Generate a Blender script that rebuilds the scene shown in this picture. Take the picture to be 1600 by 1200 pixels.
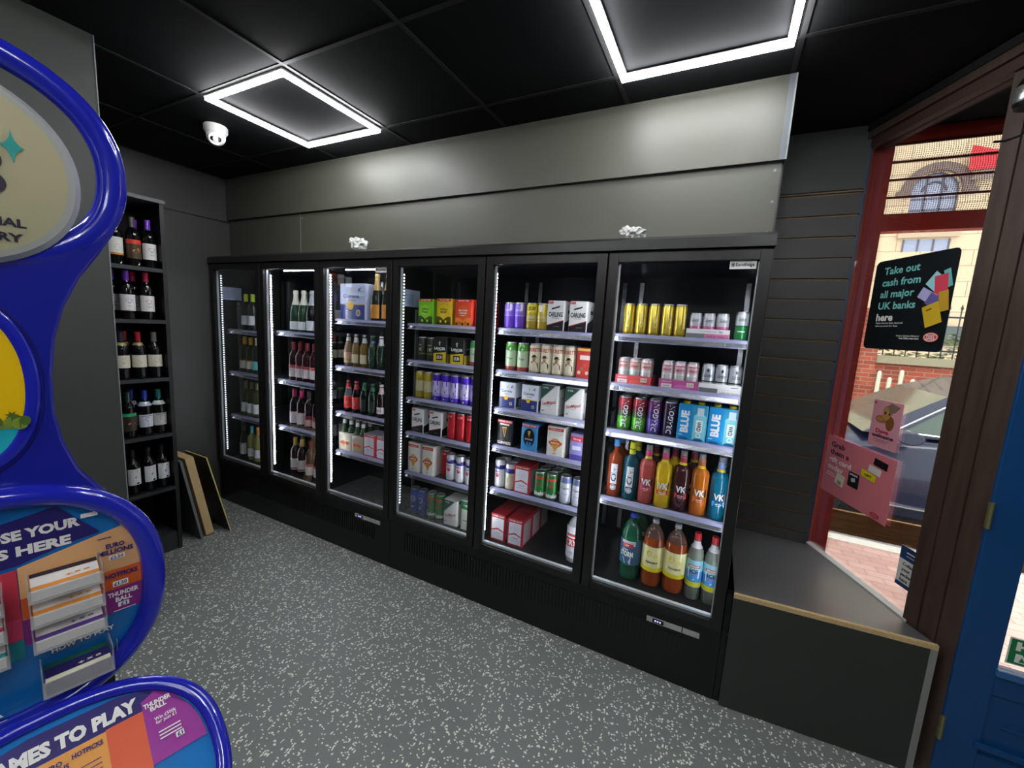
import bpy, math, random
from mathutils import Vector, Matrix
random.seed(7)
SC = bpy.context.scene
for o in list(bpy.data.objects): bpy.data.objects.remove(o)
COL = SC.collection
PI = math.pi

# ------------------------------------------------------------------ camera
def setup_camera():
    yaw, pit, rol = -0.4648, -0.1381, 0.0577
    cy, sy, cp, sp = math.cos(yaw), math.sin(yaw), math.cos(pit), math.sin(pit)
    f = Vector((sy*cp, cy*cp, sp)); r = Vector((cy, -sy, 0)); u = r.cross(f)
    r2 = math.cos(rol)*r + math.sin(rol)*u
    u2 = -math.sin(rol)*r + math.cos(rol)*u
    cd = bpy.data.cameras.new('camera'); cam = bpy.data.objects.new('camera', cd); COL.objects.link(cam)
    m = Matrix((r2, u2, -f)).transposed().to_4x4(); m.translation = Vector((3.7568, -1.9178, 1.6309))
    cam.matrix_world = m
    cd.sensor_width = 36; cd.lens = 641.38/1600*36; cd.clip_start = 0.05; cd.clip_end = 200
    SC.camera = cam
setup_camera()
# ------------------------------------------------------------------ world, sun, exposure
W = bpy.data.worlds.new('world'); SC.world = W; W.use_nodes = True
bg = W.node_tree.nodes['Background']; bg.inputs[0].default_value = (0.93, 0.97, 1.0, 1); bg.inputs[1].default_value = 5.0
sd = bpy.data.lights.new('sun', 'SUN'); sd.energy = 1.6; sd.angle = 0.3; sd.color = (1, .93, .85)
so = bpy.data.objects.new('sun', sd); COL.objects.link(so); so.rotation_euler = (math.radians(38), 0, math.radians(25))
SC.view_settings.view_transform = 'Standard'; SC.view_settings.look = 'None'
SC.view_settings.exposure = 0.0; SC.view_settings.gamma = 1.0
SC.view_settings.use_curve_mapping = False
LAMP = 72.0      # ceiling light frames
LED = 60.0       # strips inside the fridges

# ------------------------------------------------------------------ materials
def lin(c):
    if isinstance(c, str):
        c = tuple(int(c[i:i+2], 16)/255 for i in (0, 2, 4))
    return tuple((v/12.92 if v <= .04045 else ((v+.055)/1.055)**2.4) for v in c)+(1,)
MATS = {}
def mat(col, rough=.5, metal=0, emit=0, trans=0, coat=0, spec=.5, name=None, noise=0, ior=1.45, alpha=1):
    key = (col, rough, metal, emit, trans, coat, spec, name, noise, alpha)
    if key in MATS: return MATS[key]
    m = bpy.data.materials.new(name or ('surface_'+str(col))); m.use_nodes = True
    nt = m.node_tree; b = nt.nodes['Principled BSDF']
    c = lin(col)
    b.inputs['Base Color'].default_value = c
    b.inputs['Roughness'].default_value = rough; b.inputs['Metallic'].default_value = metal
    b.inputs['Transmission Weight'].default_value = trans; b.inputs['Coat Weight'].default_value = coat
    b.inputs['Specular IOR Level'].default_value = spec; b.inputs['IOR'].default_value = ior
    b.inputs['Alpha'].default_value = alpha
    if emit:
        b.inputs['Emission Color'].default_value = c; b.inputs['Emission Strength'].default_value = emit
    n = nt.nodes.new('ShaderNodeTexNoise'); n.inputs['Scale'].default_value = 9 if noise else 30
    tc = nt.nodes.new('ShaderNodeTexCoord'); nt.links.new(tc.outputs['Object'], n.inputs['Vector'])
    if noise:
        mx = nt.nodes.new('ShaderNodeMix'); mx.data_type = 'RGBA'; mx.blend_type = 'MULTIPLY'
        mx.inputs[0].default_value = noise; mx.inputs[6].default_value = c
        nt.links.new(n.outputs['Fac'], mx.inputs[7]); nt.links.new(mx.outputs[2], b.inputs['Base Color'])
    elif not emit and not trans:
        mr = nt.nodes.new('ShaderNodeMapRange'); mr.inputs[3].default_value = max(0, rough-.012); mr.inputs[4].default_value = min(1, rough+.012)
        nt.links.new(n.outputs['Fac'], mr.inputs[0]); nt.links.new(mr.outputs[0], b.inputs['Roughness'])
    MATS[key] = m
    return m
def glass_mat(name, tint=(1, 1, 1), refl=1.0, ior=1.45):
    m = bpy.data.materials.new(name); m.use_nodes = True; nt = m.node_tree; nt.nodes.clear()
    o = nt.nodes.new('ShaderNodeOutputMaterial'); t = nt.nodes.new('ShaderNodeBsdfTransparent'); g = nt.nodes.new('ShaderNodeBsdfGlossy')
    t.inputs[0].default_value = (*tint, 1); g.inputs['Roughness'].default_value = .01
    fr = nt.nodes.new('ShaderNodeFresnel'); fr.inputs[0].default_value = ior
    mu = nt.nodes.new('ShaderNodeMath'); mu.operation = 'MULTIPLY'; mu.inputs[1].default_value = refl
    mx = nt.nodes.new('ShaderNodeMixShader')
    nt.links.new(fr.outputs[0], mu.inputs[0]); nt.links.new(mu.outputs[0], mx.inputs[0])
    nt.links.new(t.outputs[0], mx.inputs[1]); nt.links.new(g.outputs[0], mx.inputs[2]); nt.links.new(mx.outputs[0], o.inputs[0])
    return m
def nodemat(name, build, rough=.6, coat=0, spec=.5):
    m = bpy.data.materials.new(name); m.use_nodes = True; nt = m.node_tree; b = nt.nodes['Principled BSDF']
    b.inputs['Roughness'].default_value = rough; b.inputs['Coat Weight'].default_value = coat; b.inputs['Specular IOR Level'].default_value = spec
    tc = nt.nodes.new('ShaderNodeTexCoord')
    build(nt, b, tc); return m

def f_floor(nt, b, tc):
    L = nt.links.new
    def flakes(scale, stretch, rot, thr, seed):
        mp = nt.nodes.new('ShaderNodeMapping'); mp.inputs['Rotation'].default_value = (0, 0, rot)
        mp.inputs['Scale'].default_value = (scale, scale*stretch, 0.001); mp.inputs['Location'].default_value = (seed, seed*1.7, 0)
        L(tc.outputs['Object'], mp.inputs['Vector'])
        nz = nt.nodes.new('ShaderNodeTexNoise'); nz.inputs['Scale'].default_value = 2.2
        L(mp.outputs[0], nz.inputs['Vector'])
        ad = nt.nodes.new('ShaderNodeVectorMath'); ad.operation = 'ADD'
        sc = nt.nodes.new('ShaderNodeVectorMath'); sc.operation = 'SCALE'; sc.inputs['Scale'].default_value = .9
        L(nz.outputs['Color'], sc.inputs[0]); L(mp.outputs[0], ad.inputs[0]); L(sc.outputs[0], ad.inputs[1])
        v = nt.nodes.new('ShaderNodeTexVoronoi'); v.inputs['Scale'].default_value = 1; v.voronoi_dimensions = '2D'
        L(ad.outputs[0], v.inputs['Vector'])
        sp = nt.nodes.new('ShaderNodeSeparateColor'); L(v.outputs['Color'], sp.inputs[0])
        g = nt.nodes.new('ShaderNodeMath'); g.operation = 'GREATER_THAN'; g.inputs[1].default_value = thr; L(sp.outputs[0], g.inputs[0])
        lt = nt.nodes.new('ShaderNodeMath'); lt.operation = 'LESS_THAN'; lt.inputs[1].default_value = .33; L(v.outputs['Distance'], lt.inputs[0])
        mu = nt.nodes.new('ShaderNodeMath'); mu.operation = 'MULTIPLY'; L(g.outputs[0], mu.inputs[0]); L(lt.outputs[0], mu.inputs[1])
        return mu.outputs[0]
    a = flakes(78, 1.7, .6, .87, 3); c = flakes(100, .55, -.4, .88, 11); d = flakes(60, 1.4, 1.2, .95, 20)
    m1 = nt.nodes.new('ShaderNodeMath'); m1.operation = 'MAXIMUM'; L(a, m1.inputs[0]); L(c, m1.inputs[1])
    m2 = nt.nodes.new('ShaderNodeMath'); m2.operation = 'MAXIMUM'; L(m1.outputs[0], m2.inputs[0]); L(d, m2.inputs[1])
    n = nt.nodes.new('ShaderNodeTexNoise'); n.inputs['Scale'].default_value = 160; L(tc.outputs['Object'], n.inputs['Vector'])
    base = nt.nodes.new('ShaderNodeMix'); base.data_type = 'RGBA'; base.inputs[6].default_value = (.155, .17, .162, 1); base.inputs[7].default_value = (.225, .24, .23, 1)
    L(n.outputs['Fac'], base.inputs[0])
    mx = nt.nodes.new('ShaderNodeMix'); mx.data_type = 'RGBA'; mx.inputs[7].default_value = (.85, .87, .78, 1)
    L(m2.outputs[0], mx.inputs[0]); L(base.outputs[2], mx.inputs[6]); L(mx.outputs[2], b.inputs['Base Color'])
M_floor = nodemat('speckled_vinyl', f_floor, .38)
def f_brick(sc, c1, c2, mor, bw=.5, rh=.25, ms=.02, off=.5, vert=True):
    def f(nt, b, tc):
        L = nt.links.new
        mp = nt.nodes.new('ShaderNodeMapping')
        if vert: mp.inputs['Rotation'].default_value = (-PI/2, 0, 0)
        L(tc.outputs['Object'], mp.inputs['Vector'])
        br = nt.nodes.new('ShaderNodeTexBrick'); br.inputs['Scale'].default_value = sc
        br.inputs['Color1'].default_value = lin(c1); br.inputs['Color2'].default_value = lin(c2); br.inputs['Mortar'].default_value = lin(mor)
        br.inputs['Brick Width'].default_value = bw; br.inputs['Row Height'].default_value = rh; br.inputs['Mortar Size'].default_value = ms
        br.offset = off
        L(mp.outputs[0], br.inputs['Vector']); L(br.outputs['Color'], b.inputs['Base Color'])
        bp = nt.nodes.new('ShaderNodeBump'); bp.inputs['Strength'].default_value = .3; L(br.outputs['Fac'], bp.inputs['Height']); bp.invert = True
        L(bp.outputs[0], b.inputs['Normal'])
    return f
M_pave = nodemat('block_paving', f_brick(5, 'c29c8e', 'b08678', '8f6e62', .9, .45, .02, .5, False), .8)
M_brick = nodemat('red_brick', f_brick(2.2, 'b0553c', '8d4430', 'a58a78', .5, .17, .012), .85)
M_stone = nodemat('buff_stone', f_brick(1, 'cbb594', 'c2aa8a', '8a7660', 1.1, .42, .008), .85)
def f_wood(c1, c2, sc=(3, 3, 60)):
    def f(nt, b, tc):
        mp = nt.nodes.new('ShaderNodeMapping'); mp.inputs['Scale'].default_value = sc
        n = nt.nodes.new('ShaderNodeTexNoise'); n.inputs['Scale'].default_value = 1.5; n.inputs['Detail'].default_value = 6
        r = nt.nodes.new('ShaderNodeValToRGB'); r.color_ramp.elements[0].position = .3; r.color_ramp.elements[0].color = lin(c1)
        r.color_ramp.elements[1].position = .7; r.color_ramp.elements[1].color = lin(c2)
        nt.links.new(tc.outputs['Object'], mp.inputs[0]); nt.links.new(mp.outputs[0], n.inputs[0]); nt.links.new(n.outputs['Fac'], r.inputs[0]); nt.links.new(r.outputs[0], b.inputs['Base Color'])
    return f
M_chip = nodemat('chipboard', f_wood('b79a6a', 'd8bd8a', (150, 150, 150)), .7)
M_rail = nodemat('oak_rail', f_wood('8f662f', 'c0905a', (4, 40, 40)), .6)
M_brown = nodemat('brown_painted_timber', f_wood('3a2c25', '483a32', (30, 30, 3)), .42)
def f_perf(nt, b, tc):
    L = nt.links.new
    b.inputs['Base Color'].default_value = lin('7a4a40')
    sp = nt.nodes.new('ShaderNodeSeparateXYZ'); L(tc.outputs['Object'], sp.inputs[0])
    outs = []
    for i in (0, 2):
        mu = nt.nodes.new('ShaderNodeMath'); mu.operation = 'MULTIPLY'; mu.inputs[1].default_value = 2*PI/.0085; L(sp.outputs[i], mu.inputs[0])
        s = nt.nodes.new('ShaderNodeMath'); s.operation = 'SINE'; L(mu.outputs[0], s.inputs[0]); outs.append(s)
    m = nt.nodes.new('ShaderNodeMath'); m.operation = 'ADD'; L(outs[0].outputs[0], m.inputs[0]); L(outs[1].outputs[0], m.inputs[1])
    g = nt.nodes.new('ShaderNodeMath'); g.operation = 'GREATER_THAN'; g.inputs[1].default_value = .55; L(m.outputs[0], g.inputs[0])
    g.use_clamp = True
    L(g.outputs[0], b.inputs['Alpha'])
M_perf = nodemat('perforated_shutter', f_perf, .5)

M_laminate = mat('4a4b41', .46, name='charcoal_laminate', spec=.6)
M_lam2 = mat('3a3c3b', .4, name='charcoal_wall_board')
M_lamedge = mat('7e8486', .5, name='grey_edging')
M_slat = mat('3b3b38', .42, name='slatwall_board')
M_gold = mat('8a6f45', .45, name='raw_board_groove')
M_ceil = mat('101214', .85, spec=.2, name='black_ceiling_tile')
M_grid = mat('0e0f10', .7, name='black_ceiling_grid')
M_black = mat('0b0b0d', .35, name='black_paint')
M_frame = mat('242424', .32, metal=.3, name='black_door_frame')
M_canopy = mat('2c2d2b', .33, metal=.3, name='black_canopy')
M_inner = mat('0d1122', .35, name='black_liner')
M_strip = mat('8f8fae', .25, name='price_strip', spec=.7)
M_chrome = mat('c9ccd0', .22, metal=1, name='brushed_metal')
M_white = mat('e9e9e6', .4, name='white_plastic')
M_led = mat('f2f6ff', .5, emit=LED, name='led_dots')
M_led_dim = mat('eef4ff', .5, emit=3, name='led_dots_dim')
M_lamp = mat('fbfcff', .5, emit=LAMP, name='led_frame_light')
M_glassdoor = glass_mat('fridge_glass', (.97, .98, .99), .35)
M_glasswin = glass_mat('window_glass', (.97, .98, .98), .6)
M_acrylic = mat('d9dcda', .1, alpha=.28, name='clear_acrylic')

# ------------------------------------------------------------------ mesh builder
TXT = {}
def text_geo(s, bold, res=2):
    k = (s, bold)
    if k not in TXT:
        cu = bpy.data.curves.new('t', 'FONT'); cu.body = s; cu.size = 1; cu.resolution_u = res; cu.offset = bold
        cu.fill_mode = 'BOTH'
        ob = bpy.data.objects.new('t', cu); me = ob.to_mesh()
        vs = [(v.co.x, v.co.y) for v in me.vertices]; fs = [tuple(p.vertices) for p in me.polygons]
        ob.to_mesh_clear(); bpy.data.objects.remove(ob); bpy.data.curves.remove(cu)
        if vs:
            x0 = min(v[0] for v in vs); x1 = max(v[0] for v in vs); y0 = min(v[1] for v in vs); y1 = max(v[1] for v in vs)
        else: x0 = x1 = y0 = y1 = 0
        TXT[k] = (vs, fs, x0, x1, y0, y1)
    return TXT[k]

class MB:
    def __init__(s): s.v = []; s.f = []; s.m = []; s.mats = []
    def mi(s, m):
        if m not in s.mats: s.mats.append(m)
        return s.mats.index(m)
    def add(s, vs, fs, m):
        n = len(s.v); s.v += [tuple(v) for v in vs]; k = s.mi(m)
        for f in fs: s.f.append(tuple(n+i for i in f)); s.m.append(k)
    def box(s, x0, x1, y0, y1, z0, z1, m):
        s.add([(x0,y0,z0),(x1,y0,z0),(x1,y1,z0),(x0,y1,z0),(x0,y0,z1),(x1,y0,z1),(x1,y1,z1),(x0,y1,z1)],
              [(0,3,2,1),(4,5,6,7),(0,1,5,4),(1,2,6,5),(2,3,7,6),(3,0,4,7)], m); return s
    def prism(s, pts, fn, t0, t1, m, mside=None):
        """pts 2d polygon (ccw seen from the front), fn(a,b,t) -> 3d"""
        n = len(pts)
        s.add([fn(a, b, t0) for a, b in pts]+[fn(a, b, t1) for a, b in pts], [tuple(range(n))[::-1], tuple(range(n, 2*n))], m)
        k = len(s.v)-2*n; i2 = s.mi(mside or m)
        for i in range(n):
            j = (i+1) % n; s.f.append((k+i, k+j, k+n+j, k+n+i)); s.m.append(i2)
        return s
    def lathe(s, prof, n=20, cx=0, cy=0, caps=True):
        """prof [(r,z,mat)]: mat belongs to the segment that starts there"""
        for i in range(len(prof)-1):
            r0, z0, m = prof[i]; r1, z1, _ = prof[i+1]
            k = s.mi(m); b = len(s.v)
            if i == 0 or True:
                s.v += [(cx+r0*math.cos(2*PI*j/n), cy+r0*math.sin(2*PI*j/n), z0) for j in range(n)]
                s.v += [(cx+r1*math.cos(2*PI*j/n), cy+r1*math.sin(2*PI*j/n), z1) for j in range(n)]
            for j in range(n):
                q = (j+1) % n; s.f.append((b+j, b+q, b+n+q, b+n+j)); s.m.append(k)
        if caps:
            b = len(s.v); r, z, m = prof[0]; 
            s.v += [(cx+r*math.cos(2*PI*j/n), cy+r*math.sin(2*PI*j/n), z) for j in range(n)]; s.f.append(tuple(range(b, b+n))[::-1]); s.m.append(s.mi(m))
            b = len(s.v); r, z, _ = prof[-1]; m = prof[-2][2]
            s.v += [(cx+r*math.cos(2*PI*j/n), cy+r*math.sin(2*PI*j/n), z) for j in range(n)]; s.f.append(tuple(range(b, b+n))); s.m.append(s.mi(m))
        return s
    def tube(s, path, r, m, closed=False, n=8, flat=1.0, upv=None):
        P = [Vector(p) for p in path]; N = len(P); b = len(s.v); k = s.mi(m); prev = None
        for i in range(N):
            if closed: t = P[(i+1) % N]-P[i-1]
            else: t = P[min(i+1, N-1)]-P[max(i-1, 0)]
            t.normalize()
            if upv is not None: a = Vector(upv)
            else: a = Vector((0, 0, 1)) if abs(t.z) < .9 else Vector((1, 0, 0))
            if prev is not None and upv is None: a = prev
            w = t.cross(a).normalized(); a2 = w.cross(t).normalized(); prev = a2
            rr = r[i] if isinstance(r, (list, tuple)) else r
            for j in range(n):
                th = 2*PI*j/n; s.v.append(tuple(P[i]+w*rr*math.cos(th)+a2*rr*flat*math.sin(th)))
        for i in range(N if closed else N-1):
            i2 = (i+1) % N
            for j in range(n):
                q = (j+1) % n; s.f.append((b+i*n+j, b+i*n+q, b+i2*n+q, b+i2*n+j)); s.m.append(k)
        if not closed:
            s.f.append(tuple(b+j for j in range(n))[::-1]); s.m.append(k); s.f.append(tuple(b+(N-1)*n+j for j in range(n))); s.m.append(k)
        return s
    def build(s, name, parent=None, loc=None, smooth=35, bevel=0, kind=None, link=True, fix=True):
        me = bpy.data.meshes.new(name); me.from_pydata(s.v, [], s.f); me.update()
        for m in s.mats: me.materials.append(m)
        me.polygons.foreach_set('material_index', s.m)
        if fix:
            import bmesh
            bm = bmesh.new(); bm.from_mesh(me); bmesh.ops.remove_doubles(bm, verts=bm.verts, dist=1e-6)
            bmesh.ops.recalc_face_normals(bm, faces=bm.faces); bm.to_mesh(me); bm.free()
        if smooth:
            me.polygons.foreach_set('use_smooth', [True]*len(me.polygons)); me.set_sharp_from_angle(angle=math.radians(smooth))
        if not link: return me
        return place(name, me, parent, loc, bevel, kind)
def place(name, me, parent=None, loc=None, bevel=0, kind=None):
    o = bpy.data.objects.new(name, me); COL.objects.link(o)
    if parent is not None: o.parent = parent
    if loc is not None: o.location = loc
    if bevel:
        bv = o.modifiers.new('bevel', 'BEVEL'); bv.width = bevel; bv.segments = 2; bv.limit_method = 'ANGLE'; bv.angle_limit = math.radians(40); bv.harden_normals = False
    if kind: o['kind'] = kind
    return o
def thing(name, label, cat, loc=(0, 0, 0), group=None, rz=0):
    o = bpy.data.objects.new(name, None); COL.objects.link(o); o.location = loc; o.rotation_euler = (0, 0, rz); o.empty_display_size = .05
    tag(o, label, cat, group); return o
def tag(o, label, cat, group=None):
    o['label'] = label; o['category'] = cat
    if group: o['group'] = group
    return o
def struct(mb, name, **k):
    return mb.build(name, kind='structure', **k)

class Art:
    """flat or wrapped printing on a surface; fn(a, b, layer) -> 3d"""
    def __init__(s, mb, fn, step=.0004): s.mb = mb; s.fn = fn; s.l = 1; s.step = step
    def _p(s, pts, fs, m):
        d = s.l*s.step; s.mb.add([s.fn(a, b, d) for a, b in pts], fs, m); s.l += 1
    def rect(s, a0, a1, b0, b1, m, n=1):
        pts = []; fs = []
        for i in range(n+1):
            a = a0+(a1-a0)*i/n; pts += [(a, b0), (a, b1)]
        for i in range(n): fs.append((2*i, 2*i+2, 2*i+3, 2*i+1))
        s._p(pts, fs, m); return s
    def poly(s, pts, m): s._p(pts, [tuple(range(len(pts)))], m); return s
    def ell(s, ca, cb, ra, rb, m, n=24, p=2.0):
        pts = [selp(ca, cb, ra, rb, 2*PI*i/n, p) for i in range(n)]; s._p(pts, [tuple(range(n))], m); return s
    def ring(s, ca, cb, ra, rb, w, m, a0=0, a1=2*PI, n=24):
        pts = []; fs = []
        for i in range(n+1):
            t = a0+(a1-a0)*i/n; pts += [(ca+ra*math.cos(t), cb+rb*math.sin(t)), (ca+(ra-w)*math.cos(t), cb+(rb-w)*math.sin(t))]
        for i in range(n): fs.append((2*i, 2*i+2, 2*i+3, 2*i+1))
        s._p(pts, fs, m); return s
    def star(s, ca, cb, r, m, k=5, q=.42, rot=0):
        pts = []
        for i in range(2*k):
            t = PI/2+rot+PI*i/k; rr = r if i % 2 == 0 else r*q; pts.append((ca+rr*math.cos(t), cb+rr*math.sin(t)))
        pts.append((ca, cb)); s._p(pts, [(2*k, i, (i+1) % (2*k)) for i in range(2*k)], m); return s
    def text(s, t, ca, cb, h, m, w=None, rot=0, bold=.012, align='c', shear=0, sx=1.0):
        vs, fs, x0, x1, y0, y1 = text_geo(t, bold)
        if not vs: return s
        k = h/.72; kx = k*sx
        if w: kx = w/(x1-x0)
        c, sn = math.cos(rot), math.sin(rot); pts = []
        ox = {'c': (x0+x1)/2, 'l': x0, 'r': x1}[align]
        for x, y in vs:
            a = (x-ox)*kx; b = (y-.36)*k; a += shear*b
            pts.append((ca+a*c-b*sn, cb+a*sn+b*c))
        s._p(pts, fs, m); return s
def selp(ca, cb, ra, rb, t, p):
    c, s = math.cos(t), math.sin(t)
    return (ca+ra*math.copysign(abs(c)**(2/p), c), cb+rb*math.copysign(abs(s)**(2/p), s))
def wrap(R): return lambda a, b, d: ((R+d)*math.sin(a/R), -(R+d)*math.cos(a/R), b)
def front(y): return lambda a, b, d: (a, y-d, b)
def plane(O, u, v, n):
    O, u, v, n = Vector(O), Vector(u).normalized(), Vector(v).normalized(), Vector(n).normalized()
    return lambda a, b, d: tuple(O+u*a+v*b+n*d)
# ------------------------------------------------------------------ the room
CZ = 2.69
b = MB(); b.box(-.1, 4.305, -4.3, .765, -.12, 0, M_floor); b.box(4.305, 5.9, -4.3, .045, -.12, 0, M_floor)
b.prism([(4.305, .045), (4.62, .045), (4.54, .20), (4.305, .73)], lambda x, y, z: (x, y, z), -.12, 0, M_floor); struct(b, 'floor', smooth=0)
b = MB(); b.box(-.1, 5.9, -4.3, .9, CZ, CZ+.05, M_ceil)
x = 1.305-.645*2
while x < 5.9:
    b.box(x-.009, x+.009, -4.3, .14, CZ-.004, CZ-.0005, M_grid); x += .645
y = -.675-.6*6
while y < .2:
    b.box(0, 5.9, y-.009, y+.009, CZ-.0035, CZ-.0004, M_grid); y += .6
struct(b, 'ceiling', smooth=0)
lw = mat('3d3f3b', .4, name='satin_wall_board', spec=.55); b = MB(); b.box(-.12, -.02, -1.1, .78, 0, CZ, M_black); b.box(-.021, -.012, -1.1, .75, 2.354, CZ, lw); b.box(-.021, -.012, -1.1, .75, 0, 2.346, lw); struct(b, 'wall_left', smooth=0)
b = MB(); b.box(-.12, 4.305, .76, .86, 0, CZ, M_lam2); struct(b, 'wall_street', smooth=0)
b = MB(); b.box(-.12, 5.9, -4.4, -4.3, 0, CZ, M_lam2); struct(b, 'wall_back', smooth=0)
b = MB(); b.box(5.9, 6.0, -4.4, .12, 0, CZ, M_lam2); struct(b, 'wall_right', smooth=0)
b = MB(); b.box(-.1, 1.38, -4.3, -1.090, 0, CZ-.001, mat('3d403c', .45, name='grey_partition_board')); b.box(1.379, 1.3825, -1.0925, -1.089, 0, CZ-.001, M_lamedge); struct(b, 'wall_partition', smooth=0)
# boards of the bulkhead above the fridges
b = MB(); b.box(-.01, 3.898, .15, .168, 2.368, CZ-.001, M_laminate); b.box(3.898, 3.904, .149, .20, 2.368, CZ-.001, M_lamedge); b.box(3.877, 3.8985, .1492, .1502, 2.368, CZ-.001, mat('585e62', .5, name='slate_edging'))
struct(b, 'trim_1', smooth=0)
b = MB(); b.box(-.01, .885, .172, .19, 2.05, 2.366, M_laminate); b.box(.888, 3.892, .172, .19, 2.05, 2.366, M_laminate)
b.box(.884, .889, .1715, .173, 2.05, 2.366, M_lamedge)
for sx, sz in ((3.87, 2.335), (3.875, 2.21), (3.87, 2.085), (.91, 2.335), (.91, 2.09)):
    b.lathe([(.006, 0, M_lamedge), (.006, .003, M_lamedge)], 10)
    for i in range(len(b.v)-80, len(b.v)):
        pass
    n = 10*4
    for i in range(len(b.v)-n, len(b.v)):
        vx, vy, vz = b.v[i]; b.v[i] = (sx+vx, .172-vz, sz+vy)
struct(b, 'trim_2', smooth=0)
b = MB(); b.box(-.01, 3.9, .168, .19, 2.364, 2.37, M_black); b.box(3.88, 3.9, .19, .76, 2.05, CZ-.001, M_lam2); struct(b, 'trim_3', smooth=0)

# slatwall right of the fridges
def slatwall():
    t = MB(); x0, x1, yf = 3.9, 4.286, .735
    z = 0.50; zs = []
    while z < 2.40:
        zs.append(z); z += .1045
    for z in zs: t.box(x0, x1, yf, yf+.02, z+.006, min(z+.1045-.004, 2.39), M_slat)
    t.box(x0, x1, yf+.012, yf+.025, .45, 2.4, M_gold)
    t.box(x0, x1, yf, yf+.02, 2.40, CZ-.001, M_lam2)
    struct(t, 'wall_slatted', smooth=0)
    t = MB(); t.box(4.286, 4.292, yf-.001, yf+.026, .45, CZ-.1, mat('2c3f63', .4, name='blue_edge')); struct(t, 'trim_4', smooth=0)
slatwall()

# splayed shop window: near end (4.543,.199) far end (4.304,.733)
WA = Vector((4.543, .199, 0)); WB = Vector((4.304, .733, 0)); WD = (WB-WA).normalized(); WN = Vector((WD.y, -WD.x, 0))  # to the street
if WN.x < 0: WN = -WN
WL = (WB-WA).length
def win(a, z, d=0): return tuple(WA+WD*a+WN*d+Vector((0, 0, z)))
def wbox(m, a0, a1, z0, z1, d0, d1, mt):
    m.prism([(a0, z0), (a1, z0), (a1, z1), (a0, z1)], lambda a, c, t: win(a, c, t), d0, d1, mt)
b = MB(); wbox(b, -.01, WL+.03, -.12, .53, .004, .03, M_lam2); struct(b, 'wall_window', smooth=0)
b = MB(); wbox(b, -.01, WL+.03, .545, 2.585, .02, .026, M_glasswin); struct(b, 'window_1', smooth=0)
b = MB(); wbox(b, -.06, WL+.03, 2.585, 2.625, -.015, .06, mat('3c2a24', .5, name='brown_window_head')); wbox(b, -.06, WL+.03, 2.625, CZ-.03, -.03, .08, M_brown)
wbox(b, -.25, WL+.05, CZ-.032, CZ-.001, -.035, .08, M_grid); struct(b, 'trim_5', smooth=0)
b = MB(); wbox(b, -.01, WL+.03, .536, .547, -.003, .03, mat('c9c9c5', .5, name='white_sill')); struct(b, 'trim_6', smooth=0)
# post between window and door
def post():
    m = MB()
    A = Vector((4.540, .205)); B = Vector((4.636, .030)); d = (B-A); L = d.length; d.normalize(); n = Vector((-d.y, d.x))
    if n.x < 0: n = -n
    fn = lambda a, t, z: tuple(A+d*a+n*t)+(z,)
    for a0, a1, t0 in ((0, .055, .0), (.0565, .118, .006), (.1195, L, .012)):
        m.prism([(a0, t0), (a0, .10), (a1, .10), (a1, t0)], fn, 0, 2.60, M_brown)
    m.prism([(0, .015), (0, .09), (L, .09), (L, .015)], fn, 0, 2.6, M_brown)
    m.prism([(-.01, -.01), (-.01, .10), (L+.12, .10), (L+.12, -.01)], fn, 2.60, CZ-.001, M_brown)
    struct(m, 'trim_7', smooth=0)
post()
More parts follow.
